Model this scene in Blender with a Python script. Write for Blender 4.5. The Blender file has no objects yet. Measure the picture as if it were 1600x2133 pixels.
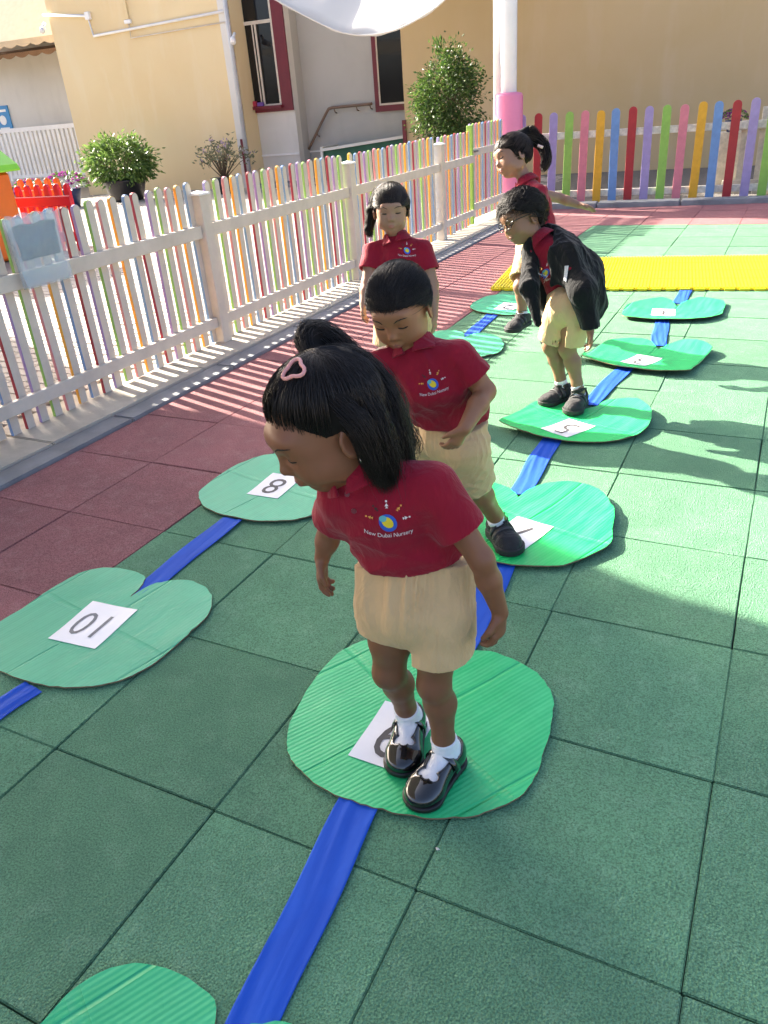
import bpy, bmesh, math, random
import numpy as np
from mathutils import Vector, Matrix, Euler
from mathutils.bvhtree import BVHTree
rad = math.radians
SC = bpy.context.scene
COL = SC.collection

# ---------------------------------------------------------------- camera
cd = bpy.data.cameras.new('camera')
cam = bpy.data.objects.new('camera', cd)
COL.objects.link(cam)
cam.location = (0.96798, -0.86999, 1.37640)
cam.rotation_euler = (rad(61.8631), rad(4.2054), rad(26.0935))
cd.sensor_fit = 'HORIZONTAL'
cd.sensor_width = 36.0
cd.lens = 1594.608 / 1600 * 36.0
cd.clip_start = 0.05
cd.clip_end = 500
SC.camera = cam
SC.render.resolution_x, SC.render.resolution_y = 768, 1024

# ---------------------------------------------------------------- sky + sun
SUN_EL = 26.5
SDX, SDY = -0.956, 0.292            # horizontal direction towards the sun
w = bpy.data.worlds.new('World')
SC.world = w
w.use_nodes = True
nt = w.node_tree
sky = nt.nodes.new('ShaderNodeTexSky')
sky.sky_type = 'NISHITA'
sky.sun_disc = False
sky.sun_elevation = rad(SUN_EL)
sky.sun_rotation = math.atan2(SDX, SDY)
sky.air_density = 0.6
sky.dust_density = 5.0
sky.ozone_density = 0.6
nt.links.new(sky.outputs[0], nt.nodes['Background'].inputs[0])
nt.nodes['Background'].inputs[1].default_value = 0.097
sl = bpy.data.lights.new('sun', 'SUN')
sl.energy = 4.6
sl.angle = rad(0.53)
sl.color = (1.0, 0.91, 0.77)
sun = bpy.data.objects.new('sun', sl)
COL.objects.link(sun)
ce = math.cos(rad(SUN_EL))
sdir = Vector((SDX * ce, SDY * ce, math.sin(rad(SUN_EL))))
sun.rotation_euler = sdir.to_track_quat('Z', 'Y').to_euler()
sun.location = sdir * 30
vs = SC.view_settings
vs.view_transform = 'Standard'
vs.look = 'None'
vs.exposure = 2.58
vs.gamma = 1.0
SC.cycles.max_bounces = 8
SC.cycles.diffuse_bounces = 4
SC.cycles.transmission_bounces = 4
SC.cycles.transparent_max_bounces = 12

# ---------------------------------------------------------------- materials
MATS = {}
def s2l(c):
    return tuple(((v / 255) / 12.92 if v / 255 <= 0.04045 else ((v / 255 + 0.055) / 1.055) ** 2.4) for v in c)

class NB:
    """small node builder around one Principled material"""
    def __init__(self, name):
        self.m = bpy.data.materials.new(name)
        self.m.use_nodes = True
        self.t = self.m.node_tree
        self.b = self.t.nodes['Principled BSDF']
    def n(self, ty, **kw):
        nd = self.t.nodes.new(ty)
        for k, v in kw.items():
            if k in nd.inputs.keys():
                nd.inputs[k].default_value = v
            else:
                setattr(nd, k, v)
        return nd
    def l(self, a, b):
        self.t.links.new(a, b)
    def coord(self, kind='Object'):
        return self.n('ShaderNodeTexCoord').outputs[kind]
    def pos(self):
        return self.n('ShaderNodeNewGeometry').outputs['Position']
    def noise(self, vec, scale, detail=4.0, rough=0.55, dist=0.0):
        nd = self.n('ShaderNodeTexNoise', Scale=scale, Detail=detail, Roughness=rough, Distortion=dist)
        self.l(vec, nd.inputs['Vector'])
        return nd.outputs['Fac']
    def mapping(self, vec, scale=(1, 1, 1), rot=(0, 0, 0)):
        nd = self.n('ShaderNodeMapping')
        nd.inputs['Scale'].default_value = scale
        nd.inputs['Rotation'].default_value = rot
        self.l(vec, nd.inputs['Vector'])
        return nd.outputs[0]
    def ramp(self, fac, stops):
        nd = self.n('ShaderNodeValToRGB')
        el = nd.color_ramp.elements
        while len(el) < len(stops):
            el.new(0.5)
        for e, (p, c) in zip(el, stops):
            e.position = p
            e.color = (c, c, c, 1) if isinstance(c, (int, float)) else (*c[:3], 1)
        self.l(fac, nd.inputs['Fac'])
        return nd.outputs['Color']
    def mix(self, fac, a, b, mode='MIX'):
        nd = self.n('ShaderNodeMix', data_type='RGBA', blend_type=mode)
        for sock, v in ((nd.inputs[0], fac), (nd.inputs[6], a), (nd.inputs[7], b)):
            if isinstance(v, (int, float)):
                sock.default_value = v
            elif isinstance(v, tuple):
                sock.default_value = (*v[:3], 1)
            else:
                self.l(v, sock)
        return nd.outputs[2]
    def math(self, op, a, b=0.0):
        nd = self.n('ShaderNodeMath', operation=op)
        for i, v in ((0, a), (1, b)):
            if isinstance(v, (int, float)):
                nd.inputs[i].default_value = v
            else:
                self.l(v, nd.inputs[i])
        return nd.outputs[0]
    def base(self, c):
        if isinstance(c, tuple):
            self.b.inputs['Base Color'].default_value = (*c[:3], 1)
        else:
            self.l(c, self.b.inputs['Base Color'])
    def bump(self, h, strength=0.3, dist=0.005, prev=None):
        nd = self.n('ShaderNodeBump', Strength=strength, Distance=dist)
        self.l(h, nd.inputs['Height'])
        if prev is not None:
            self.l(prev, nd.inputs['Normal'])
        self.l(nd.outputs[0], self.b.inputs['Normal'])
        return nd.outputs[0]
    def set(self, **kw):
        for k, v in kw.items():
            k = k.replace('_', ' ')
            if isinstance(v, (int, float, tuple)):
                self.b.inputs[k].default_value = v
            else:
                self.l(v, self.b.inputs[k])
        return self

def plain(name, col, rough=0.6, var=0.12, vscale=6.0, bump=0.0, bscale=80.0, bdist=0.002, spec=0.4, **kw):
    """paint / plastic / cloth with mottled colour and fine relief"""
    if name in MATS:
        return MATS[name]
    B = NB(name)
    p = B.coord()
    f = B.noise(p, vscale, 5.0, 0.6)
    dk = tuple(c * (1 - var) for c in col)
    lt = tuple(min(1, c * (1 + var)) for c in col)
    B.base(B.ramp(f, [(0.3, dk), (0.7, lt)]))
    B.set(Roughness=rough)
    B.b.inputs['Specular IOR Level'].default_value = spec
    if bump:
        B.bump(B.noise(p, bscale, 3.0), bump, bdist)
    for k, v in kw.items():
        B.b.inputs[k.replace('_', ' ')].default_value = v
    MATS[name] = B.m
    return B.m

# ---------------------------------------------------------------- mesh helpers
class MB:
    def __init__(self):
        self.v, self.f, self.mi = [], [], []
    def add(self, vs, fs, mi=0):
        o = len(self.v)
        self.v += [tuple(p) for p in vs]
        self.f += [tuple(i + o for i in f) for f in fs]
        self.mi += [mi] * len(fs)
    def box(self, x0, x1, y0, y1, z0, z1, mi=0):
        v = [(x, y, z) for z in (z0, z1) for x, y in ((x0, y0), (x1, y0), (x1, y1), (x0, y1))]
        self.add(v, [(0, 3, 2, 1), (4, 5, 6, 7), (0, 1, 5, 4), (1, 2, 6, 5), (2, 3, 7, 6), (3, 0, 4, 7)], mi)
    def tube(self, pts, r, n=8, mi=0, cap=True):
        pts = [Vector(p) for p in pts]
        rs = r if isinstance(r, (list, tuple)) else [r] * len(pts)
        o = []
        up = None
        for i, p in enumerate(pts):
            t = (pts[min(i + 1, len(pts) - 1)] - pts[max(i - 1, 0)])
            t = t.normalized() if t.length > 1e-9 else Vector((0, 0, 1))
            if up is None:
                up = t.orthogonal().normalized()
            a = (up - t * up.dot(t))
            a = a.normalized() if a.length > 1e-6 else t.orthogonal().normalized()
            up = a
            b = t.cross(a)
            o += [p + (a * math.cos(k * 2 * math.pi / n) + b * math.sin(k * 2 * math.pi / n)) * rs[i] for k in range(n)]
        m = len(pts)
        fs = [(i * n + k, i * n + (k + 1) % n, (i + 1) * n + (k + 1) % n, (i + 1) * n + k) for i in range(m - 1) for k in range(n)]
        if cap:
            fs += [tuple(reversed(range(n))), tuple(range((m - 1) * n, m * n))]
        self.add(o, fs, mi)
    def prism(self, poly, z0, z1, mi=0, mside=None):
        n = len(poly)
        a = sum(poly[i][0] * poly[(i + 1) % n][1] - poly[(i + 1) % n][0] * poly[i][1] for i in range(n))
        if a < 0:
            poly = poly[::-1]
        o = len(self.v)
        self.v += [(x, y, z0) for x, y in poly] + [(x, y, z1) for x, y in poly]
        self.f += [tuple(o + i for i in reversed(range(n))), tuple(o + n + i for i in range(n))]
        self.f += [(o + i, o + (i + 1) % n, o + n + (i + 1) % n, o + n + i) for i in range(n)]
        self.mi += [mi, mi] + [mi if mside is None else mside] * n
    def mesh(self, name):
        me = bpy.data.meshes.new(name)
        me.from_pydata(self.v, [], self.f)
        me.polygons.foreach_set('material_index', self.mi)
        me.update()
        return me
    def build(self, name, mats, parent=None, smooth=False, bevel=0.0):
        me = self.mesh(name)
        if bevel:
            bm = bmesh.new()
            bm.from_mesh(me)
            bmesh.ops.remove_doubles(bm, verts=bm.verts, dist=1e-6)
            es = [e for e in bm.edges if len(e.link_faces) == 2 and e.calc_face_angle(0) > 0.5]
            bmesh.ops.bevel(bm, geom=es, offset=bevel, segments=1, affect='EDGES', clamp_overlap=True)
            bm.to_mesh(me)
            bm.free()
        return obj(name, me, mats, parent, smooth)

def obj(name, me, mats=None, parent=None, smooth=False):
    if mats is not None and not me.materials:
        for m in (mats if isinstance(mats, (list, tuple)) else [mats]):
            me.materials.append(m)
    if smooth:
        me.shade_smooth()
    o = bpy.data.objects.new(name, me)
    COL.objects.link(o)
    if parent:
        o.parent = parent
    return o
def tag(o, label=None, cat=None, group=None, kind=None):
    for k, v in (('label', label), ('category', cat), ('group', group), ('kind', kind)):
        if v:
            o[k] = v
    return o
def empty(name, loc=(0, 0, 0), rz=0.0):
    o = bpy.data.objects.new(name, None)
    o.empty_display_size = 0.1
    COL.objects.link(o)
    o.location = loc
    o.rotation_euler = (0, 0, rz)
    return o
def bevel_box_mesh(name, sx, sy, z0, z1, bev):
    m = MB()
    m.box(-sx / 2, sx / 2, -sy / 2, sy / 2, z0, z1)
    me = m.mesh(name)
    bm = bmesh.new()
    bm.from_mesh(me)
    es = [e for e in bm.edges if max(v.co.z for v in e.verts) > z1 - 1e-5]
    bmesh.ops.bevel(bm, geom=es, offset=bev, segments=2, affect='EDGES')
    bm.to_mesh(me)
    bm.free()
    return me
def catmull(pts, n=6, closed=False):
    out = []
    m = len(pts)
    P = [Vector(p) for p in pts]
    rng = range(m) if closed else range(m - 1)
    for i in rng:
        g = (lambda k: P[k % m]) if closed else (lambda k: P[max(0, min(m - 1, k))])
        a, b, c, d = g(i - 1), g(i), g(i + 1), g(i + 2)
        for j in range(n):
            t = j / n
            out.append(0.5 * ((2 * b) + (c - a) * t + (2 * a - 5 * b + 4 * c - d) * t * t + (3 * b - a - 3 * c + d) * t ** 3))
    if not closed:
        out.append(P[-1])
    return out
FONT_CACHE = {}
def text_mesh(body, size, thin=0.0):
    """vertices (x, y), faces of a filled line of text, centred"""
    cu = bpy.data.curves.new('lettering', 'FONT')
    cu.body = body
    cu.size = size
    cu.align_x = 'CENTER'
    cu.align_y = 'CENTER'
    cu.resolution_u = 3
    cu.offset = -thin
    o = bpy.data.objects.new('lettering', cu)
    COL.objects.link(o)
    dg = bpy.context.evaluated_depsgraph_get()
    me = o.evaluated_get(dg).to_mesh()
    v = [tuple(p.co) for p in me.vertices]
    f = [tuple(p.vertices) for p in me.polygons]
    o.evaluated_get(dg).to_mesh_clear()
    bpy.data.objects.remove(o)
    bpy.data.curves.remove(cu)
    return v, f
random.seed(7)
# ================================================================ setting
# ---- materials of the setting
def rubber(name, col, dirt, light):
    B = NB(name)
    p = B.pos()
    oi = B.n('ShaderNodeObjectInfo').outputs['Random']
    sh = B.n('ShaderNodeVectorMath', operation='ADD')
    B.l(p, sh.inputs[0])
    mu = B.n('ShaderNodeVectorMath', operation='SCALE')
    cb = B.n('ShaderNodeCombineXYZ')
    B.l(oi, cb.inputs[0]); B.l(oi, cb.inputs[1])
    B.l(cb.outputs[0], mu.inputs[0]); mu.inputs['Scale'].default_value = 9.0
    B.l(mu.outputs[0], sh.inputs[1])
    q = sh.outputs[0]
    big = B.noise(q, 3.2, 5.0, 0.62, 0.6)
    mid = B.noise(q, 11.0, 6.0, 0.7)
    fine = B.noise(p, 240.0, 3.0, 0.75)
    gran = B.n('ShaderNodeTexVoronoi', Scale=210.0)
    B.l(p, gran.inputs['Vector'])
    c = B.mix(B.ramp(big, [(0.36, 0.0), (0.66, 0.85)]), dirt, col)
    c = B.mix(B.ramp(mid, [(0.5, 0.0), (0.76, 0.55)]), c, light)
    c = B.mix(B.ramp(fine, [(0.36, 0.75), (0.56, 0.0)]), c, tuple(v * 0.28 for v in col))
    c = B.mix(B.ramp(fine, [(0.58, 0.0), (0.74, 0.5)]), c, light)
    hv = B.n('ShaderNodeHueSaturation')
    mr = B.n('ShaderNodeMapRange')
    B.l(oi, mr.inputs[0]); mr.inputs[3].default_value = 0.92; mr.inputs[4].default_value = 1.10
    B.l(mr.outputs[0], hv.inputs['Value']); B.l(c, hv.inputs['Color'])
    B.base(hv.outputs[0])
    B.set(Roughness=0.92)
    B.b.inputs['Specular IOR Level'].default_value = 0.25
    n1 = B.bump(gran.outputs['Distance'], 0.9, 0.003)
    B.bump(mid, 0.25, 0.006, n1)
    return B.m
M_GREEN = rubber('green rubber', (0.145, 0.335, 0.185), (0.110, 0.255, 0.148), (0.230, 0.405, 0.260))
M_RED = rubber('red rubber', (0.390, 0.160, 0.165), (0.300, 0.135, 0.138), (0.490, 0.280, 0.275))
M_SLAB = plain('dark slab', (0.07, 0.085, 0.065), 0.95)
M_SAND = plain('sandy ground', (0.40, 0.34, 0.26), 0.95, 0.2, 0.6)
M_PAVER = plain('pale paver', (0.36, 0.33, 0.30), 0.85, 0.14, 1.7, 0.3, 120)
M_JOINT = plain('joint sand', (0.13, 0.12, 0.10), 0.95)
M_KERB = plain('kerb concrete', (0.22, 0.225, 0.235), 0.85, 0.22, 5.0, 0.35, 90)
M_LEDGE = plain('pale ledge concrete', (0.45, 0.41, 0.34), 0.85, 0.22, 4.0, 0.35, 70)
M_WHITE = plain('cream white paint', (0.60, 0.535, 0.45), 0.5, 0.10, 7.0, 0.12, 30)
M_WHITE2 = plain('white paint', (0.78, 0.77, 0.75), 0.5, 0.06, 5.0, 0.1, 30)
PCOL = {'blue': (0.15, 0.28, 0.54), 'red': (0.36, 0.028, 0.035), 'purple': (0.34, 0.27, 0.50),
        'green': (0.26, 0.47, 0.09), 'pink': (0.62, 0.20, 0.25), 'orange': (0.68, 0.36, 0.03)}
M_P = {k: plain(k + ' fence paint', v, 0.5, 0.12, 9.0, 0.15, 60) for k, v in PCOL.items()}

# ---- ground sheet, reaching the horizon
m = MB(); m.box(-220, 220, -120, 300, -0.30, -0.062)
tag(m.build('ground', M_SAND), kind='structure')

# ---- play floor of rubber tiles
m = MB(); m.box(-1.972, 3.02, -2.02, 9.9, -0.06, -0.022)
floor = tag(m.build('play_floor', M_SLAB), kind='structure')
TM = {}
def tile(x0, x1, y0, y1, red):
    k = (round(x1 - x0, 3), round(y1 - y0, 3), red)
    if k not in TM:
        TM[k] = bevel_box_mesh('tile', x1 - x0 - 0.0022, y1 - y0 - 0.0022, -0.021, 0.0, 0.0026)
        TM[k].materials.append(M_RED if red else M_GREEN)
    o = obj('tile', TM[k], None, floor)
    o.location = ((x0 + x1) / 2 + random.uniform(-.0016, .0016), (y0 + y1) / 2 + random.uniform(-.0016, .0016), random.uniform(-0.0028, 0.0006))
    o.rotation_euler = (rad(random.uniform(-.13, .13)), rad(random.uniform(-.13, .13)), rad(random.uniform(-.25, .25)))
XS = [-1.97, -1.5, -1.0, -0.5, 0, 0.5, 1.0, 1.5, 2.0, 2.5]
YS = [-2.0 + 0.5 * k for k in range(21)] + [8.25, 8.75, 9.25, 9.8]
for i in range(len(XS) - 1):
    for j in range(len(YS) - 1):
        tile(XS[i], XS[i + 1], YS[j], YS[j + 1], XS[i + 1] <= -0.99 or YS[j] >= 8.2)

# ---- kerb along the fence
kerb = tag(empty('kerb'), kind='structure')
for k in range(12):
    y0 = -0.8 + k * 0.9
    L = 0.9
    me = bevel_box_mesh('kerb_block', 0.145, L - 0.008, -0.06, 0.014, 0.006)
    o = obj('kerb_block', me, M_KERB, kerb); o.location = (-2.047, y0 + L / 2, random.uniform(-.002, .002))
for k in range(9):
    y0 = -0.9 + k * 1.2
    me = bevel_box_mesh('ledge_slab', 0.455, 1.2 - 0.006, -0.06, 0.022, 0.005)
    o = obj('ledge_slab', me, M_LEDGE, kerb); o.location = (-2.352, y0 + 0.6, random.uniform(-.002, .001))
# ---- kerb under the far fence
AF = math.atan2(0.17, 1.88)
FX, FY = -1.69, 10.04
fk = tag(empty('far_kerb', (FX, FY, 0), AF), kind='structure')
for k in range(5):
    me = bevel_box_mesh('kerb_block', 0.99, 0.26, -0.06, 0.055, 0.012)
    o = obj('kerb_block', me, M_KERB, fk); o.location = (-0.12 + k * 1.0, -0.32, 0)
# ---- strip of ribbed decking behind the far fence
B = NB('grey decking')
p = B.coord()
wv = B.n('ShaderNodeTexWave', Scale=9.0, Distortion=0.3); wv.bands_direction = 'Y'
B.l(p, wv.inputs['Vector'])
B.base(B.mix(B.ramp(wv.outputs['Fac'], [(0.35, 0.0), (0.6, 1.0)]), (0.075, 0.07, 0.068), (0.175, 0.165, 0.155)))
B.set(Roughness=0.8)
dk = MB()
for k in range(26):
    dk.box(-4, 5, -0.18 + k * 0.18, -0.18 + k * 0.18 + 0.172, -0.06, -0.002)
tag(dk.build('deck_floor', B.m), kind='structure')
o = bpy.data.objects['deck_floor']; o.location = (FX, FY, 0); o.rotation_euler = (0, 0, AF)

# ---- brick-paved yard beyond the fence
yb = MB(); yb.box(-26, -2.585, -3, 26, -0.06, -0.012)
yard = tag(yb.build('paved_yard', M_JOINT), kind='structure')
pm = bevel_box_mesh('paver', 0.194, 0.094, -0.012, 0.0, 0.004)
pm.materials.append(M_PAVER)
cells = []
for r in range(130):
    for c in range(52):
        x = -2.70 - c * 0.2 - (0.1 if r % 2 else 0)
        y = 0.9 + r * 0.1
        cells.append((math.hypot(x - 0.97, y + 0.87), x, y))
cells = [q for q in cells if (q[2] + 0.87) > -0.30 * (q[1] - 0.97) + 0.2]
cells.sort()
for d, x, y in cells[:290]:
    o = obj('paver', pm, None, yard); o.location = (x, y, random.uniform(-.003, .001)); o.rotation_euler = (rad(random.uniform(-.6, .6)), rad(random.uniform(-.5, .5)), 0)
st = MB()
for d, x, y in cells[290:]:
    z = random.uniform(-.003, .001)
    a, b = 0.097, 0.047
    st.add([(x - a, y - b, z - .01), (x + a, y - b, z - .01), (x + a, y + b, z - .01), (x - a, y + b, z - .01),
            (x - a + .004, y - b + .004, z), (x + a - .004, y - b + .004, z), (x + a - .004, y + b - .004, z), (x - a + .004, y + b - .004, z)],
           [(4, 5, 6, 7), (0, 1, 5, 4), (1, 2, 6, 5), (2, 3, 7, 6), (3, 0, 4, 7)])
tag(st.build('far_pavers', M_PAVER, yard), kind='stuff')

# ---------------------------------------------------------------- picket fences
def picket_mesh(name, w, t, h, mats, face=+1):
    """rounded-top board; local X = thickness (face side +X white), Y = width; material 0 face, 1 rest"""
    n = 8
    prof = [(-w / 2, 0.0), (w / 2, 0.0), (w / 2, h - w / 2)]
    prof += [(w / 2 * math.cos(a), h - w / 2 + w / 2 * math.sin(a)) for a in [math.pi * k / n for k in range(1, n)]] + [(-w / 2, h - w / 2)]
    m = MB()
    k = len(prof)
    b = 0.0025
    cs = lambda s, x: [(x, (y * (1 - 2 * b / w * s)), z if z < 0.01 else z - b * s) for y, z in prof]
    rings = [cs(1, -t / 2), cs(0, -t / 2 + b), cs(0, t / 2 - b), cs(1, t / 2)]
    vs = [p for r in rings for p in r]
    fs, mi = [tuple(reversed(range(k)))], [1]
    for r in range(3):
        for i in range(k):
            fs.append((r * k + i, r * k + (i + 1) % k, (r + 1) * k + (i + 1) % k, (r + 1) * k + i))
            mi.append(1)
    fs.append(tuple(range(3 * k, 4 * k))); mi.append(0)
    m.add(vs, fs); m.mi = mi
    me = m.mesh(name)
    for mm in mats:
        me.materials.append(mm)
    return me
CYC = ['blue', 'red', 'purple', 'green', 'pink', 'orange']
pmesh = {c: picket_mesh('picket', 0.053, 0.021, 1.0, [M_WHITE, M_P[c]]) for c in CYC}
fence = tag(empty('picket_fence', (-2.40, 3.25, 0.0)), 'long white picket fence with rainbow painted board edges along the kerb', 'fence')
PITCH = 0.0925
posts_y = [1.25, 3.25, 5.22, 7.20]
def fence_z(y):
    return 0.028 + 0.004 * math.sin(y * 3)
k = 0
y = 2.085 - 13 * PITCH
ci = -13
while y < 8.12:
    if min(abs(y - q) for q in posts_y) > 0.05:
        o = obj('picket', pmesh[CYC[ci % 6]], None, fence)
        o.location = (-0.018, y - 3.25, fence_z(y) + random.uniform(-.006, .006))
        o.rotation_euler = (rad(random.uniform(-.7, .7)), rad(random.uniform(-.4, .4)), rad(random.uniform(-2, 2)))
    y += PITCH; ci += 1
for py_ in posts_y:
    m = MB(); m.box(-0.045, 0.045, -0.045, 0.045, 0.0, 0.93)
    o = m.build('post', M_WHITE, fence, bevel=0.004); o.location = (0.012, py_ - 3.25, 0.022)
    m = MB(); m.add([(-.052, -.052, .93), (.052, -.052, .93), (.052, .052, .93), (-.052, .052, .93), (-.052, -.052, .942), (.052, -.052, .942), (.052, .052, .942), (-.052, .052, .942), (0, 0, .956)],
                    [(3, 2, 1, 0), (0, 1, 5, 4), (1, 2, 6, 5), (2, 3, 7, 6), (3, 0, 4, 7), (4, 5, 8), (5, 6, 8), (6, 7, 8), (7, 4, 8)])
    c = m.build('post_cap', M_WHITE2, o)
spans = [(0.2, 1.205), (1.295, 3.205), (3.295, 5.175), (5.265, 7.155), (7.245, 8.16)]
for a, b in spans:
    for z0, z1 in ((0.675, 0.752), (0.105, 0.172)):
        m = MB(); m.box(0.0, 0.032, a - 3.25, b - 3.25, z0 + .024, z1 + .024)
        m.build('rail', M_WHITE, fence, bevel=0.003)

gate = tag(empty('picket_gate', (-2.43, 8.22, 0.0), rad(-2)), 'small rainbow picket gate with latch beside the pink padded pole', 'gate')
for q in range(11):
    o = obj('picket', pmesh[CYC[(q + 2) % 6]], None, gate)
    o.location = (-0.018, 0.04 + q * 0.1, 0.075); o.scale = (1, 1.15, 1.02)
for z0 in (0.17, 0.76):
    m = MB(); m.box(-0.005, 0.028, 0.03, 1.08, z0, z0 + 0.075); m.build('rail', M_WHITE, gate, bevel=0.003)
m = MB(); m.box(-0.03, 0.04, -0.035, 0.0, 0.03, 1.08); m.build('post', M_P['green'], gate, bevel=0.004)
m = MB(); m.box(0.041, 0.055, -0.03, 0.12, 0.80, 0.818); m.tube([(0.055, 0.02, .81), (0.075, 0.02, .81)], 0.006)
m.build('latch', plain('dull steel', (0.25, 0.25, 0.26), 0.4, Metallic=0.9), gate)

ffen = tag(empty('rainbow_fence', (FX, FY, 0.0), AF), 'fence of widely spaced rainbow coloured boards on white rails in front of the tan wall', 'fence')
seq = ['purple', 'red', 'purple', 'green', 'pink', 'orange', 'blue'] + ['red', 'purple', 'green', 'pink', 'orange', 'blue'] * 3
fm = {c: picket_mesh('board', 0.1, 0.022, 1.09, [M_P[c], M_P[c]]) for c in CYC}
for q in range(18):
    x = -0.66 + q * 0.1968
    o = obj('board', fm[seq[q]], None, ffen)
    o.rotation_euler = (rad(random.uniform(-.8, .8)), 0, rad(-90 + random.uniform(-2, 2)))
    o.location = (x, -0.05, 0.055 - 0.055 + random.uniform(-.012, .012) + 0.012)
for z0 in (0.79, 0.09):
    m = MB(); m.box(-0.75, 3.3, -0.036, -0.008, z0, z0 + 0.082); m.build('rail', plain('flaky white paint', (0.62, 0.58, 0.50), 0.6, 0.3, 18, 0.4, 60), ffen, bevel=0.003)
wf = tag(empty('white_fence', (0.31, 10.52, 0.0), AF), 'short run of weathered white palings with a tall post behind the rainbow boards', 'fence')
M_PALE = plain('weathered white paling', (0.60, 0.55, 0.44), 0.65, 0.25, 12, 0.4, 50)
for q in range(9):
    m = MB(); m.box(-0.035, 0.035, -0.01, 0.01, 0.02, 0.86 + (0.14 if q > 2 else 0)); o = m.build('paling', M_PALE, wf, bevel=0.003); o.location = (-0.12 + q * 0.105, 0, 0)
for z0 in (0.10, 0.76):
    m = MB(); m.box(-0.2, 0.95, -0.045, -0.012, z0, z0 + 0.09); m.build('rail', M_PALE, wf, bevel=0.003)
m = MB(); m.box(-0.06, 0.06, -0.06, 0.06, 0.0, 1.42); o = m.build('post', M_WHITE, wf, bevel=0.006); o.location = (0.36, 0.10, 0)

# ---------------------------------------------------------------- padded pole and thin pole
pole = tag(empty('padded_pole', (-2.44, 9.66, 0.0)), 'tall white steel pole wrapped in pink padding at the fence corner', 'pole')
m = MB(); m.tube([(0, 0, 0), (0, 0, 5.2)], 0.098, 24); m.build('shaft', plain('white pole paint', (0.74, 0.76, 0.79), 0.4, 0.06, 3.0), pole, True)
M_PINK = plain('pink vinyl', (0.74, 0.22, 0.36), 0.38, 0.07, 2.0, 0.1, 15)
m = MB(); m.tube([(0, 0, 0.02), (0, 0, 0.06), (0, 0, 1.33), (0, 0, 1.36), (0, 0, 1.375)], [0.165, 0.175, 0.175, 0.165, 0.11], 32)
pd = m.build('padding', M_PINK, pole, True)
m = MB(); m.tube([(0.178, 0.0, 0.03), (0.179, 0, 1.33)], 0.006, 6); m.build('seam', M_PINK, pd, True)
m = MB(); m.tube([(-2.68, 9.9, 0), (-2.66, 9.9, 5.2)], 0.05, 14)
tag(m.build('thin_pole', M_WHITE2, None, True), 'thin white pole just behind the pink padded pole', 'pole')

# ---------------------------------------------------------------- yellow play mat
AM = math.atan2(0.247, 1.995)
M_YEL = plain('yellow plastic', (0.80, 0.66, 0.012), 0.38, 0.06, 3.0, spec=0.5)
mat = tag(empty('play_mat', (-1.09, 5.03, 0.0), AM), 'bright yellow ribbed plastic mat laid across the green tiles', 'mat')
TW = 0.30
for a in range(12):
    for b in range(4):
        m = MB()
        x0, y0 = a * TW, b * TW
        m.box(x0 + .001, x0 + TW - .001, y0 + .001, y0 + TW - .001, 0.004, 0.016)
        nr = 12
        for r in range(nr):
            xr = x0 + (r + 0.5) * TW / nr
            m.box(xr - 0.0075, xr + 0.0075, y0 + .004, y0 + TW - .004, 0.0165, 0.0245)
        if b == 0:
            for r in range(3):
                xr = x0 + (r + 0.5) * TW / 3
                m.box(xr - 0.034, xr + 0.034, y0 - 0.018, y0 - 0.001, 0.002, 0.019)
        m.build('mat_tile', M_YEL, mat)

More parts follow.
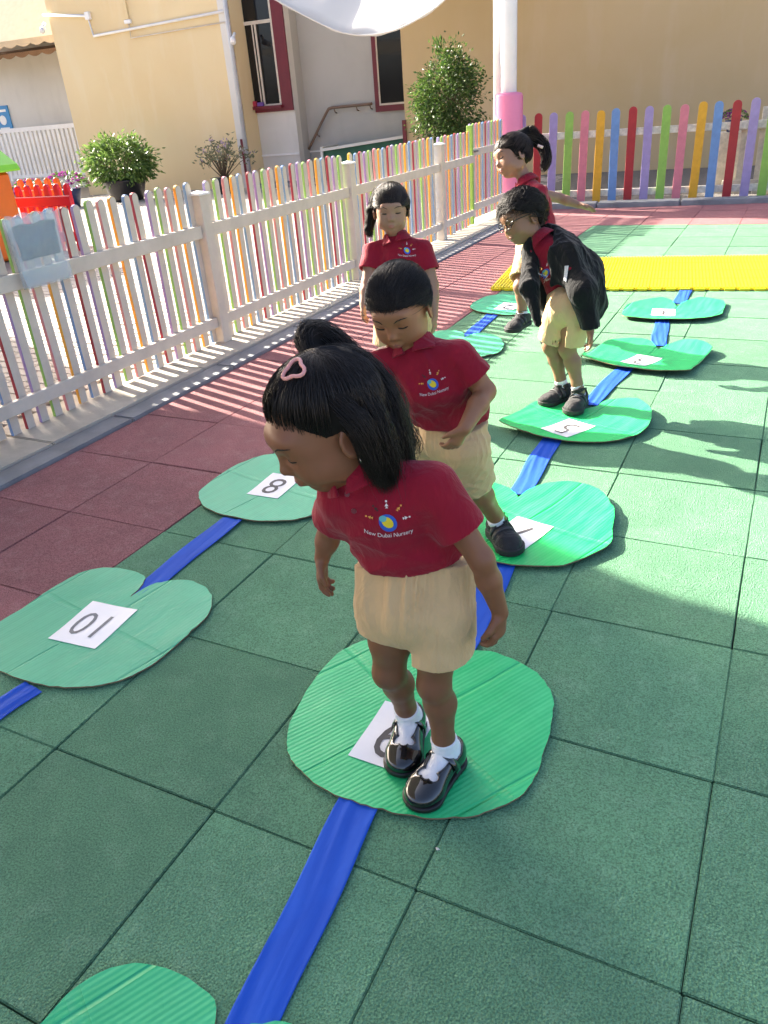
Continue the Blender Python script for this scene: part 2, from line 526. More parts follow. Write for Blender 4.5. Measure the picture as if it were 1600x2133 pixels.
# ---------------------------------------------------------------- cardboard lily pads
PADS={
 9:[(0.059, 0.217), (0.02, 0.292), (-0.003, 0.414), (-0.007, 0.558), (0.014, 0.621), (0.049, 0.663), (0.116, 0.688), (0.176, 0.673), (0.233, 0.606), (0.259, 0.573), (0.273, 0.636), (0.308, 0.687), (0.34, 0.724), (0.396, 0.739), (0.483, 0.728), (0.558, 0.689), (0.601, 0.634), (0.619, 0.581), (0.633, 0.474), (0.638, 0.374), (0.628, 0.304), (0.591, 0.243), (0.541, 0.198), (0.478, 0.166), (0.415, 0.149), (0.356, 0.141), (0.305, 0.137), (0.215, 0.14), (0.144, 0.163), (0.09, 0.189)],
 10:[(-1.099, 0.329), (-1.095, 0.44), (-1.09, 0.559), (-1.073, 0.642), (-1.014, 0.699), (-0.931, 0.718), (-0.836, 0.707), (-0.801, 0.654), (-0.792, 0.592), (-0.774, 0.673), (-0.72, 0.72), (-0.647, 0.737), (-0.583, 0.724), (-0.519, 0.677), (-0.48, 0.599), (-0.475, 0.515), (-0.474, 0.427), (-0.488, 0.317), (-0.516, 0.26), (-0.575, 0.21), (-0.649, 0.175), (-0.743, 0.157), (-0.838, 0.153), (-0.946, 0.168), (-1.031, 0.22), (-1.081, 0.278)],
 8:[(-1.038, 1.267), (-1.072, 1.325), (-1.084, 1.461), (-1.071, 1.589), (-1.027, 1.683), (-0.956, 1.737), (-0.875, 1.739), (-0.806, 1.701), (-0.771, 1.619), (-0.736, 1.707), (-0.656, 1.716), (-0.58, 1.678), (-0.515, 1.601), (-0.462, 1.479), (-0.447, 1.364), (-0.468, 1.316), (-0.506, 1.267), (-0.564, 1.212), (-0.63, 1.186), (-0.697, 1.167), (-0.815, 1.164), (-0.933, 1.188), (-0.996, 1.223)],
 7:[(0.041, 1.727), (0.077, 1.738), (0.121, 1.725), (0.161, 1.698), (0.191, 1.657), (0.215, 1.733), (0.258, 1.791), (0.324, 1.821), (0.395, 1.821), (0.455, 1.792), (0.502, 1.74), (0.536, 1.679), (0.556, 1.631), (0.582, 1.469), (0.59, 1.411), (0.561, 1.349), (0.489, 1.248), (0.428, 1.211), (0.341, 1.187), (0.244, 1.177), (0.135, 1.197), (0.052, 1.271), (-0.01, 1.417), (-0.029, 1.573), (-0.01, 1.679)],
 5:[(-0.101, 2.311), (-0.08, 2.417), (-0.05, 2.592), (-0.022, 2.661), (0.04, 2.699), (0.134, 2.702), (0.204, 2.625), (0.257, 2.672), (0.294, 2.737), (0.375, 2.765), (0.45, 2.743), (0.517, 2.643), (0.54, 2.513), (0.518, 2.39), (0.462, 2.307), (0.394, 2.259), (0.299, 2.226), (0.172, 2.212), (0.057, 2.236), (-0.055, 2.269)],
 3:[(0.013, 3.419), (0.041, 3.511), (0.06, 3.623), (0.096, 3.742), (0.171, 3.789), (0.249, 3.804), (0.326, 3.788), (0.397, 3.662), (0.448, 3.742), (0.518, 3.796), (0.609, 3.774), (0.672, 3.7), (0.68, 3.645), (0.654, 3.495), (0.619, 3.332), (0.609, 3.28), (0.507, 3.24), (0.371, 3.242), (0.224, 3.276), (0.09, 3.353)],
 1:[(0.062, 4.346), (0.034, 4.577), (0.062, 4.705), (0.139, 4.801), (0.241, 4.859), (0.311, 4.811), (0.359, 4.693), (0.403, 4.81), (0.487, 4.892), (0.591, 4.864), (0.651, 4.804), (0.66, 4.633), (0.649, 4.467), (0.547, 4.342), (0.389, 4.291), (0.259, 4.28), (0.136, 4.296)],
 2:[(-1.028, 4.314), (-1.045, 4.439), (-1.056, 4.645), (-1.037, 4.819), (-0.984, 4.89), (-0.912, 4.883), (-0.83, 4.768), (-0.793, 4.867), (-0.708, 4.847), (-0.614, 4.737), (-0.545, 4.572), (-0.524, 4.354), (-0.628, 4.258), (-0.717, 4.243), (-0.862, 4.246), (-0.975, 4.281)],
 4:[(-0.857, 3.329), (-0.895, 3.497), (-0.888, 3.641), (-0.839, 3.684), (-0.763, 3.589), (-0.739, 3.682), (-0.682, 3.738), (-0.6, 3.753), (-0.53, 3.723), (-0.492, 3.665), (-0.485, 3.54), (-0.491, 3.368), (-0.518, 3.276), (-0.595, 3.211), (-0.702, 3.216)],
 11:[(0.036, -0.485), (0.049, -0.448), (0.07, -0.402), (0.098, -0.364), (0.138, -0.336), (0.195, -0.327), (0.243, -0.326), (0.286, -0.344), (0.316, -0.375), (0.342, -0.347), (0.385, -0.337), (0.431, -0.349), (0.461, -0.382), (0.465, -0.432), (0.435, -0.48), (0.379, -0.526), (0.298, -0.563), (0.211, -0.575), (0.118, -0.566), (0.058, -0.531)],
}
TAPES={
 '9-11':[(0.3, 0.146), (0.325, -0.129), (0.349, -0.343), (0.356, -0.395)],
 '7-9':[(0.278, 1.214), (0.3, 0.971), (0.306, 0.77), (0.291, 0.577)],
 '5-7':[(0.16, 2.26), (0.17, 1.996), (0.183, 1.691)],
 '3-5':[(0.278, 3.314), (0.25, 3.047), (0.216, 2.71)],
 '1-3':[(0.32, 4.34), (0.359, 3.983), (0.385, 3.761)],
 '0-1':[(0.359, 5.208), (0.362, 5.056), (0.354, 4.797)],
 '8-10':[(-0.794, 1.162), (-0.789, 0.907), (-0.784, 0.695), (-0.792, 0.592)],
 '10-12':[(-0.746, 0.148), (-0.757, 0.075), (-0.76, -0.015)],
 '2-4':[(-0.818, 4.314), (-0.808, 4.056), (-0.783, 3.649)],
 '6-8':[(-0.733, 2.061), (-0.76, 1.877), (-0.77, 1.632)],
 '4-6':[(-0.703, 3.255), (-0.687, 3.028), (-0.695, 2.773)],
}
PAPERS={
 10:[(-0.882, 0.324), (-0.887, 0.528), (-0.712, 0.541), (-0.701, 0.34)], # [0.18, 0.2, 0.18, 0.2]
 8:[(-0.868, 1.349), (-0.854, 1.558), (-0.71, 1.559), (-0.722, 1.356)], # [0.15, 0.21, 0.14, 0.2]
 5:[(0.072, 2.335), (0.233, 2.459), (0.325, 2.424), (0.179, 2.282)], # [0.12, 0.2, 0.1, 0.2]
 3:[(0.231, 3.384), (0.305, 3.547), (0.459, 3.488), (0.376, 3.345)], # [0.15, 0.18, 0.16, 0.17]
 1:[(0.219, 4.397), (0.215, 4.591), (0.381, 4.616), (0.388, 4.412)], # [0.17, 0.19, 0.17, 0.2]
 2:[(-0.824, 4.416), (-0.834, 4.631), (-0.756, 4.642), (-0.686, 4.396)], # [0.14, 0.22, 0.08, 0.26]
 7:[(0.179, 1.315), (0.239, 1.515), (0.385, 1.478), (0.319, 1.278)], # [0.15, 0.21, 0.15, 0.21]
 9:[(0.218, 0.264), (0.225, 0.441), (0.35, 0.438), (0.348, 0.268)], # [0.13, 0.18, 0.12, 0.17]
}

def pad_mat(name, col, rot, gl=0.45, teal=0.25):
    B = NB(name)
    p = B.coord()
    q = B.mapping(p, rot=(0, 0, rot))
    wv = B.n('ShaderNodeTexWave', Scale=26.0, Distortion=0.0); wv.bands_direction = 'X'
    B.l(q, wv.inputs['Vector'])
    br = B.noise(B.mapping(q, (40, 3, 1)), 1.0, 5.0, 0.65)
    bl = B.noise(p, 5.0, 4.0, 0.6)
    pale = tuple(min(1, c * 1.1 + 0.10 * teal * 2) for c in col)
    c = B.mix(B.ramp(br, [(0.42, 0.0), (0.72, 0.8)]), col, pale)
    c = B.mix(B.ramp(bl, [(0.45, 0.0), (0.75, 0.5)]), c, tuple(v * 0.82 for v in col))
    sc = B.n('ShaderNodeTexVoronoi', Scale=9.0); B.l(p, sc.inputs['Vector'])
    c = B.mix(B.ramp(sc.outputs['Distance'], [(0.0, 0.55), (0.045, 0.0)]), c, (0.36, 0.42, 0.30))
    B.base(c)
    B.set(Roughness=B.ramp(br, [(0.3, gl - 0.1), (0.8, gl + 0.2)]))
    cr = B.n('ShaderNodeTexWave', Scale=1.05, Distortion=0.9); cr.bands_direction = 'X'; B.l(q, cr.inputs['Vector'])
    cr2 = B.n('ShaderNodeTexWave', Scale=0.45, Distortion=0.2); cr2.bands_direction = 'Y'; B.l(q, cr2.inputs['Vector'])
    n0 = B.bump(wv.outputs['Fac'], 0.30, 0.0016)
    n1 = B.bump(B.ramp(cr.outputs['Fac'], [(0.0, 0.0), (0.004, 1.0)]), 0.7, 0.005, n0)
    n1 = B.bump(B.ramp(cr2.outputs['Fac'], [(0.0, 0.0), (0.003, 1.0)]), 0.6, 0.005, n1)
    B.bump(bl, 0.25, 0.008, n1)
    return B.m
M_CARD = plain('raw cardboard', (0.24, 0.16, 0.09), 0.9, 0.25, 60)
M_PAPER = plain('white paper', (0.78, 0.78, 0.80), 0.35, 0.04, 4.0)
M_INK = plain('grey marker ink', (0.075, 0.07, 0.075), 0.6, 0.3, 30)
from mathutils.geometry import delaunay_2d_cdt
def pad_surface(poly, step, zf, thick):
    """filled outline with a fine grid inside, zf(x, y) gives the warp; closed slab"""
    n = len(poly)
    pts = [Vector((x, y)) for x, y in poly]
    xs = [p[0] for p in poly]; ys = [p[1] for p in poly]
    def inside(x, y):
        c = False
        j = n - 1
        for i in range(n):
            if (ys[i] > y) != (ys[j] > y) and x < (xs[j] - xs[i]) * (y - ys[i]) / (ys[j] - ys[i]) + xs[i]:
                c = not c
            j = i
        return c
    gx = min(xs) + step * 0.5
    while gx < max(xs):
        gy = min(ys) + step * 0.5
        while gy < max(ys):
            if inside(gx, gy) and min((gx - a) ** 2 + (gy - b) ** 2 for a, b in poly) > (step * 0.5) ** 2:
                pts.append(Vector((gx, gy)))
            gy += step
        gx += step
    vs, es, fs, *_ = delaunay_2d_cdt(pts, [(i, (i + 1) % n) for i in range(n)], [], 1, 1e-5)
    ar = sum(xs[i] * ys[(i + 1) % n] - xs[(i + 1) % n] * ys[i] for i in range(n))
    m = MB()
    N = len(vs)
    top = [(v.x, v.y, zf(v.x, v.y)) for v in vs]
    m.add(top + [(x, y, z - thick) for x, y, z in top], [])
    for f in fs:
        f = tuple(f)
        a, b, c = (vs[f[0]], vs[f[1]], vs[f[2]])
        if (b - a).cross(c - a) < 0:
            f = f[::-1]
        m.f.append(f); m.mi.append(0)
        m.f.append(tuple(i + N for i in reversed(f))); m.mi.append(1)
    ring = list(range(n)) if ar > 0 else list(reversed(range(n)))
    for i in range(n):
        a, b = ring[i], ring[(i + 1) % n]
        m.f.append((a + N, b + N, b, a)); m.mi.append(1)
    return m
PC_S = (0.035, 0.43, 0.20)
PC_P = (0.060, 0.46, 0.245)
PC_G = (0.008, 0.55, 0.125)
PSPEC = {  # number: (outline or offset, colour, rotation, edge lift, gloss, label)
    9: (None, (0.012, 0.50, 0.165), 0.35, 0.004, 0.42, 'green cardboard lily pad under the shiny black strap shoes of the nearest girl'),
    10: (None, PC_P, 0.0, 0.006, 0.55, 'pale green cardboard lily pad bearing the number 10 at the left edge'),
    8: (None, PC_P, 0.05, 0.008, 0.5, 'pale green cardboard lily pad bearing the number 8 beside the red tiles'),
    7: (None, (0.006, 0.54, 0.12), 0.2, 0.022, 0.4, 'glossy green cardboard lily pad with notch, under the front foot of the dark-haired smiling boy'),
    5: (None, PC_G, 0.3, 0.032, 0.45, 'green cardboard lily pad with the number 5, under the boy in the black jacket'),
    3: (None, PC_G, 0.1, 0.036, 0.5, 'sunlit green lily pad with the number 3 crossed by a thin shadow'),
    1: (None, PC_G, 0.1, 0.026, 0.5, 'sunlit green lily pad with the number 1 nearest the yellow mat'),
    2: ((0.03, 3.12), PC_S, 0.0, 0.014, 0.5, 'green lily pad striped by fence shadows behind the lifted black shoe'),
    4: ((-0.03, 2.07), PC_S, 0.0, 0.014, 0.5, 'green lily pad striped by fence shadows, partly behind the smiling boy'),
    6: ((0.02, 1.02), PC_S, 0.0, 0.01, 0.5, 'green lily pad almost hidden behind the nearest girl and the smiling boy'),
    11: ((1.10, -1.05), (0.02, 0.48, 0.19), 0.3, 0.006, 0.5, 'green cardboard lily pad cut off by the bottom edge at left'),
}
for num, (off, colr, rot, lift, gl, lab) in PSPEC.items():
    src = PADS[8] if num in (2, 4, 6) else PADS[10] if num == 11 else PADS[num]
    ox, oy = off or (0, 0)
    poly = [(x + ox, y + oy) for x, y in src]
    sm = []
    n = len(poly)
    notch = min(range(2, n - 2), key=lambda i: Vector((poly[i - 1][0] - poly[i][0], poly[i - 1][1] - poly[i][1])).angle(Vector((poly[(i + 1) % n][0] - poly[i][0], poly[(i + 1) % n][1] - poly[i][1]))))
    poly = poly[notch:] + poly[:notch]
    cm = catmull([(x, y, 0) for x, y in poly] + [(poly[0][0], poly[0][1], 0)], 4)
    rg = random.Random(num)
    sm = [(q.x + rg.uniform(-.0024, .0024), q.y + rg.uniform(-.0024, .0024)) for q in cm[:-1]]
    cx = (min(q[0] for q in sm) + max(q[0] for q in sm)) / 2
    cy = (min(q[1] for q in sm) + max(q[1] for q in sm)) / 2
    sm = [(x - cx, y - cy) for x, y in sm]
    ph = rg.uniform(0, 6)
    def zf(x, y, lift=lift, ph=ph):
        r2 = (x * x + y * y) / 0.1
        return 0.0065 + lift * r2 * (0.72 + 0.28 * math.sin(math.atan2(y, x) * 2 + ph)) + 0.0012 * math.sin(x * 31 + ph) * math.sin(y * 27)
    m = pad_surface(sm, 0.035, zf, 0.0045)
    root = tag(empty('lily_pad', (cx, cy, 0.0)), lab, 'lily pad', 'cardboard lily pads')
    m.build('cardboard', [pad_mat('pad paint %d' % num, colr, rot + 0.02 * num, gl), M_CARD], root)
    if num in (6, 4, 11):
        continue
    pc = PAPERS[num]
    c0 = Vector((sum(p[0] for p in pc) / 4, sum(p[1] for p in pc) / 4))
    ax = (Vector(pc[2]) - Vector(pc[1])) + (Vector(pc[3]) - Vector(pc[0]))   # short side, image right
    ang = math.atan2(ax.y, ax.x)
    lw, lh = 0.148, 0.205
    if num == 10:
        lw = 0.18
    R2 = Matrix.Rotation(ang, 2)
    lo = c0 - Vector((cx, cy))
    m = MB()
    G = 8
    vs = []
    for layer in (0, 1):
        for i in range(G + 1):
            for j in range(G + 1):
                p = R2 @ Vector(((i / G - .5) * lw, (j / G - .5) * lh)) + lo
                vs.append((p.x, p.y, zf(p.x, p.y) + 0.0012 + 0.0009 * layer + 0.0012 * (((i / G - .5) ** 2) + ((j / G - .5) ** 2))))
    T = (G + 1) ** 2
    fs = [(T + i * (G + 1) + j, T + (i + 1) * (G + 1) + j, T + (i + 1) * (G + 1) + j + 1, T + i * (G + 1) + j + 1) for i in range(G) for j in range(G)]
    rim = [i * (G + 1) for i in range(G + 1)] + [G * (G + 1) + j for j in range(1, G + 1)] + [i * (G + 1) + G for i in range(G - 1, -1, -1)] + [j for j in range(G - 1, 0, -1)]
    fs += [(rim[i], rim[(i + 1) % len(rim)], rim[(i + 1) % len(rim)] + T, rim[i] + T) for i in range(len(rim))]
    m.add(vs, fs)
    ps = m.build('number_sheet', M_PAPER, root)
    tv, tf = text_mesh(str(num), 0.20 if num != 10 else 0.165, 0.0008)
    thin = 0.82
    m = MB()
    vv = []
    for x, y, z in tv:
        p = R2 @ Vector((-x * thin, -y)) + lo           # turned round: reads from the far end
        vv.append((p.x, p.y, zf(p.x, p.y) + 0.0030 + 0.0012 * ((x / lw) ** 2 + (y / lh) ** 2)))
    m.add(vv, tf)
    m.build('numeral', M_INK if num != 10 else plain('pale grey ink', (0.20, 0.20, 0.21), 0.6, 0.2, 30), ps)

# ---------------------------------------------------------------- blue cloth strips between the pads
B = NB('blue ribbon')
p = B.coord()
f1 = B.noise(B.mapping(p, (14, 3.5, 10)), 1.0, 5.0, 0.6, 0.5)
B.base(B.mix(B.ramp(f1, [(0.3, 0.0), (0.75, 1.0)]), (0.008, 0.070, 0.46), (0.014, 0.105, 0.58)))
B.set(Roughness=0.72)
B.b.inputs['Specular IOR Level'].default_value = 0.25
B.bump(f1, 0.5, 0.006)
M_TAPE = B.m
TLAB = {'9-11': 'long crinkled blue ribbon strip in the foreground, running to the bottom edge', '7-9': 'blue ribbon strip behind the nearest girl\'s arm and shorts',
        '5-7': 'sunlit blue ribbon strip between the pads numbered 5 and 7', '3-5': 'blue ribbon strip between the pads numbered 3 and 5', '1-3': 'creased blue ribbon strip between the pads numbered 1 and 3',
        '0-1': 'short blue ribbon strip joining the yellow mat to a lily pad', '8-10': 'blue ribbon strip crossing green tiles from the number 8 pad to the number 10 pad', '10-12': 'blue ribbon end leaving the left edge below the pad numbered 10',
        '2-4': 'blue ribbon strip striped by fence shadows', '6-8': 'blue ribbon strip behind the nearest girl\'s head, ending at the pad numbered 8', '4-6': 'blue ribbon strip hidden behind the smiling boy'}
for nm, pts in TAPES.items():
    rg = random.Random(hash(nm) % 97 if False else sum(map(ord, nm)))
    wid = 0.094 if nm[0] in '97' else 0.088
    cl = catmull([(x, y, 0) for x, y in pts], 26)
    K = 25
    m = MB()
    vs = []
    a1, a2, a3 = rg.uniform(0, 6), rg.uniform(0, 6), rg.uniform(0, 6)
    s = 0.0
    for i, c in enumerate(cl):
        t = (cl[min(i + 1, len(cl) - 1)] - cl[max(i - 1, 0)]).normalized()
        nn = Vector((-t.y, t.x, 0))
        if i:
            s += (cl[i] - cl[i - 1]).length
        ww = wid * (1 + 0.05 * math.sin(s * 9 + a1))
        for j in range(K):
            u = j / (K - 1) - 0.5
            rdg = lambda q: (1 - abs(math.sin(q))) ** 4
            fold = 1.3 * rdg(u * 3.1 + 1.5 * math.sin(s * 2.6 + a2) + a1) + 0.9 * rdg(u * 5.3 - s * 3.3 + a3) - .4 + 0.35 * math.sin(u * 9 + 3 * math.sin(s * 4 + a2) + a1) + 0.4 * math.sin(u * 17 - s * 16 + a3)
            z = 0.0042 + 0.0019 * (fold + 1) * (0.35 + 0.65 * abs(math.sin(s * 6 + a2)))
            p = c + nn * (u * ww + 0.003 * math.sin(s * 14 + a3))
            vs.append((p.x, p.y, z))
    m.add(vs, [(i * K + j + 1, i * K + j, (i + 1) * K + j, (i + 1) * K + j + 1) for i in range(len(cl) - 1) for j in range(K - 1)])
    me = m.mesh('ribbon_strip')
    c = Vector((sum(v[0] for v in vs) / len(vs), sum(v[1] for v in vs) / len(vs), 0))
    for v in me.vertices:
        v.co -= c
    o = obj('ribbon_strip', me, M_TAPE, None, True)
    o.location = c
    md = o.modifiers.new('thick', 'SOLIDIFY'); md.thickness = 0.0008; md.offset = -1
    tag(o, TLAB[nm], 'ribbon', 'blue ribbon strips between the pads')

# ---- small chips of gravel dropped on the tiles
pebm = plain('pale chip', (0.62, 0.60, 0.55), 0.8)
for nm, x, y, lab in (('a', 0.505, 0.100, 'tiny pale stone chip on the tile right of the nearest girl\'s shoe'), ('b', 0.035, 0.700, 'tiny pale stone chip on the tile left of the nearest girl\'s hand'), ('c', 0.98, -0.37, 'tiny brown chip at the tile corner near the bottom right')):
    m = MB(); m.add([(0.006, 0, .001), (0, .0035, .001), (-.006, .001, .001), (0, -.004, .001), (0.002, 0, .005), (-.002, .0005, .0045)], [(0, 1, 4), (1, 2, 5), (1, 5, 4), (2, 3, 5), (3, 0, 4), (3, 4, 5), (3, 2, 1, 0)])
    o = m.build('stone_chip', pebm if nm != 'c' else plain('brown chip', (.3, .12, .06), .8)); o.location = (x, y, .0005)
    tag(o, lab, 'stone chip')
# ================================================================ buildings
AB = math.atan(0.08)
BO = Vector((0, 14.4, 0))
def plaster(name, c1, c2, c3):
    B = NB(name)
    p = B.coord()
    big = B.noise(p, 0.55, 5.0, 0.6, 0.4)
    drip = B.noise(B.mapping(p, (2.2, 2.2, 0.5)), 1.0, 5.0, 0.6)
    c = B.mix(B.ramp(big, [(0.3, 0.0), (0.7, 1.0)]), c1, c2)
    c = B.mix(B.ramp(drip, [(0.52, 0.0), (0.8, 0.6)]), c, c3)
    B.base(c); B.set(Roughness=0.9)
    B.bump(B.noise(p, 60, 4.0), 0.25, 0.004)
    return B.m
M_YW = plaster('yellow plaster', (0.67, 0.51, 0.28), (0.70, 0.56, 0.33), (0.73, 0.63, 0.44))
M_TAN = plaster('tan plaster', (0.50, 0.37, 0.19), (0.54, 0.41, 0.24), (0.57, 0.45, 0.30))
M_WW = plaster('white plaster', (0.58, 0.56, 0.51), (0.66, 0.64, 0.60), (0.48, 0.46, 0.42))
M_RW = plaster('shaded white plaster', (0.40, 0.39, 0.365), (0.45, 0.44, 0.415), (0.35, 0.34, 0.315))  # white plaster darkened, so the recess shade is put into its colour
M_RFR = plain('dark red frame paint', (0.13, 0.010, 0.022), 0.45, 0.1)
M_GLASS = NB('dark window glass')
M_GLASS.base((0.008, 0.009, 0.011)); M_GLASS.set(Roughness=0.06); M_GLASS = M_GLASS.m
M_BRONZE = plain('brown rail paint', (0.17, 0.11, 0.075), 0.45, 0.1)
M_DGRN = plain('dark green paint', (0.02, 0.10, 0.06), 0.6, 0.15)
bld = tag(empty('nursery_building', BO, AB), 'tan and yellow plastered building with red framed windows in a white recessed entrance', 'building')
def bbox(name, mat, x0, x1, y0, y1, z0, z1, par=bld, bev=0.0):
    m = MB(); m.box(x0, x1, y0, y1, z0, z1)
    return m.build(name, mat, par, bevel=bev)
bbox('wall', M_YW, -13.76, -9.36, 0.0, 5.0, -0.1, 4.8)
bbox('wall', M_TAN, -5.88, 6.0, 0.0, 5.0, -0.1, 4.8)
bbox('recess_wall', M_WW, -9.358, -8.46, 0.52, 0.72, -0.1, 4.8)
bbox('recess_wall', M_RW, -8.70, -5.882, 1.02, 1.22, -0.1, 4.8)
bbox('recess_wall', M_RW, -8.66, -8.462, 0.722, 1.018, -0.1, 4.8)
bbox('recess_floor', M_KERB, -9.358, -5.882, -0.3, 1.018, -0.1, 0.05)
bbox('corner_trim', M_WW, -9.60, -9.42, -0.025, -0.001, -0.05, 4.79, bev=0.004)
dp = MB(); dp.tube([(-9.40, -0.05, 0.0), (-9.40, -0.05, 4.8)], 0.045, 12); dp.build('downpipe', plain('grey white pipe', (0.45, 0.46, 0.48), 0.5, 0.1), bld, True)
bbox('corner_guard', M_RFR, -9.50, -9.44, -0.07, -0.027, 0.0, 0.93)
bbox('corner_guard', M_RFR, -5.93, -5.86, -0.04, -0.002, 0.0, 1.06)
bbox('skirting', M_WHITE2, -9.356, -8.464, 0.49, 0.519, 0.55, 0.585)
bbox('skirting', M_WHITE2, -8.698, -5.884, 0.99, 1.019, 0.55, 0.58)
def window(x0, x1, yf, z0, z1, side, bars):
    """red frame with dark sliding panes; yf = wall face"""
    fr = MB()
    s = side
    fr.box(x0, x0 + s, yf - 0.05, yf - 0.002, z0, z1)
    fr.box(x1 - 0.25 if s < 0.2 else x1 - s, x1, yf - 0.05, yf - 0.002, z0, z1)
    xr = x1 - 0.25 if s < 0.2 else x1 - s
    fr.box(x0 + s + .001, xr - .001, yf - 0.05, yf - 0.002, z0, z0 + 0.11)
    wn = fr.build('window', M_RFR, bld)
    bbox('pane', M_GLASS, x0 + s, xr, yf - 0.02, yf - 0.004, z0 + 0.11, z1, wn)
    im = MB()
    im.box(x0 + s, x0 + s + .03, yf - .04, yf - .022, z0 + .11, z1)
    im.box(xr - .045, xr - .001, yf - .04, yf - .022, z0 + .11, z1)
    im.box(x0 + s + .03, xr - .046, yf - .04, yf - .022, z0 + .111, z0 + .145)
    for a, b, c, d in bars:
        im.box(a, b, yf - .042, yf - .023, c, d)
    im.build('sash', M_WHITE, wn)
    return wn
window(-9.62, -8.47, 0.52, 1.38, 4.2, 0.10, [(-9.50, -8.77, 2.93, 2.99), (-9.20, -9.175, 1.53, 2.93), (-9.14, -9.10, 1.53, 2.93)])
window(-6.86, -5.90, 1.02, 1.22, 4.0, 0.085, [])
bbox('sill_ornament', plain('red ornament', (0.4, 0.03, 0.06)), -9.36, -9.28, 0.40, 0.47, 1.497, 1.60, bev=0.01)
bbox('sill_ornament', plain('purple ornament', (0.16, 0.07, 0.3)), -9.26, -9.12, 0.40, 0.47, 1.497, 1.57, bev=0.01)
bbox('ledge', M_RFR, -9.5, -8.7, 0.38, 0.468, 1.44, 1.495)
hr = MB(); hr.tube(catmull([(-8.43, 0.9, 0.62), (-7.95, 0.9, 1.26), (-7.83, 0.9, 1.355), (-7.6, 0.9, 1.365), (-6.9, 0.9, 1.375)], 5), 0.028, 10)
ho = hr.build('handrail', M_BRONZE, bld, True)
for x, z in ((-8.2, 0.92), (-7.75, 1.33), (-7.25, 1.34), (-6.95, 1.35)):
    m = MB(); m.tube([(x, 0.9, z), (x, 0.94, z - .06), (x, 1.018, z - .07)], 0.012, 6); m.build('bracket', M_BRONZE, ho, True)
m = MB(); m.add([(-7.75, 0.2, 0.05), (-5.9, 0.2, 0.05), (-5.9, 0.95, 0.05), (-7.75, 0.95, 0.05), (-7.75, 0.2, 0.60), (-5.9, 0.2, 0.74), (-5.9, 0.95, 0.74), (-7.75, 0.95, 0.60)],
                [(0, 3, 2, 1), (4, 5, 6, 7), (0, 1, 5, 4), (1, 2, 6, 5), (2, 3, 7, 6), (3, 0, 4, 7)])
m.build('ramp', M_DGRN, bld)
m = MB(); m.box(-7.80, -7.752, 0.15, 0.95, 0.05, 0.68); m.add([(-7.75, 0.14, 0.60), (-5.9, 0.14, 0.75), (-5.9, 0.198, 0.75), (-7.75, 0.198, 0.60), (-7.75, 0.14, 0.65), (-5.9, 0.14, 0.80), (-5.9, 0.198, 0.80), (-7.75, 0.198, 0.65)],
                [(0, 3, 2, 1), (4, 5, 6, 7), (0, 1, 5, 4), (1, 2, 6, 5), (2, 3, 7, 6), (3, 0, 4, 7)])
m.build('ramp_edge', M_WW, bld)
cd1 = MB(); cd1.tube([(-13.85, -0.04, 3.53), (-12.71, -0.04, 3.40), (-12.66, -0.04, 3.04), (-9.36, -0.04, 3.16)], 0.026, 8); cd1.build('conduit', M_WHITE2, bld, True)
cd1 = MB(); cd1.tube([(-11.72, -0.03, 3.25), (-11.74, -0.03, 2.92), (-9.39, -0.03, 2.98)], 0.012, 6); cd1.build('conduit', M_WHITE, bld, True)
bbox('conduit_cover', M_YW, -11.80, -11.70, -0.05, -0.001, 3.25, 4.7)
bbox('junction_box', M_WHITE2, -12.76, -12.64, -0.08, -0.001, 3.33, 3.47, bev=0.01)
bbox('junction_box', M_WHITE2, -11.82, -11.66, -0.06, -0.001, 3.17, 3.24, bev=0.01)
for cx_, cz_ in ((-13.88, 3.27), (-9.30, 2.66)):
    m = MB(); m.tube([(cx_, -0.02, cz_ + .12), (cx_, -0.10, cz_ + .04)], 0.03, 10); m.tube([(cx_ - .02, -0.08, cz_ + .02), (cx_ + .06, -0.22, cz_ - .04)], 0.055, 12)
    m.build('security_camera', M_WHITE2, bld, True)
# ---- white wing with stair, further left
wing = tag(empty('white_wing', BO, AB), 'white walled wing at the far left with blue sign and scalloped awning', 'building')
bbox('wall', M_WW, -26.0, -13.765, 3.0, 6.0, -0.1, 5.0, wing)
M_AWN = plain('tan awning cloth', (0.56, 0.44, 0.29), 0.85, 0.08)
M_AWB = plain('brown awning cloth', (0.23, 0.13, 0.07), 0.85, 0.12)
def awning(z0, z1, y0, y1, xa, xb, mat, drop):
    m = MB()
    vs = [(xa, y0, z0), (xb, y0, z0), (xb, y1, z1), (xa, y1, z1)]
    m.add(vs + [(x, y, z - .02) for x, y, z in vs], [(0, 1, 2, 3), (7, 6, 5, 4), (0, 4, 5, 1), (1, 5, 6, 2), (2, 6, 7, 3), (3, 7, 4, 0)])
    o = m.build('awning', mat, wing)
    poly = [(xa, z0 - .021), (xb, z0 - .021)]
    nn = int((xb - xa) / 0.04)
    lo = [(xb + (xa - xb) * i / nn, z0 - drop - 0.06 * abs(math.sin(i / nn * (xb - xa) / 0.42 * math.pi))) for i in range(nn + 1)]
    q = MB(); n2 = len(lo)
    tp = [(x, z0 - .021) for x, z in lo]
    vs = [(x, y0, z) for x, z in tp] + [(x, y0, z) for x, z in lo] + [(x, y0 + .012, z) for x, z in tp] + [(x, y0 + .012, z) for x, z in lo]
    q.add(vs, [(i, i + 1, n2 + i + 1, n2 + i) for i in range(n2 - 1)] + [(2 * n2 + i + 1, 2 * n2 + i, 3 * n2 + i, 3 * n2 + i + 1) for i in range(n2 - 1)] + [(n2 + i, n2 + i + 1, 3 * n2 + i + 1, 3 * n2 + i) for i in range(n2 - 1)])
    q.build('valance', mat, o)
awning(3.36, 5.0, 1.6, 2.99, -19.5, -13.80, M_AWN, 0.10)
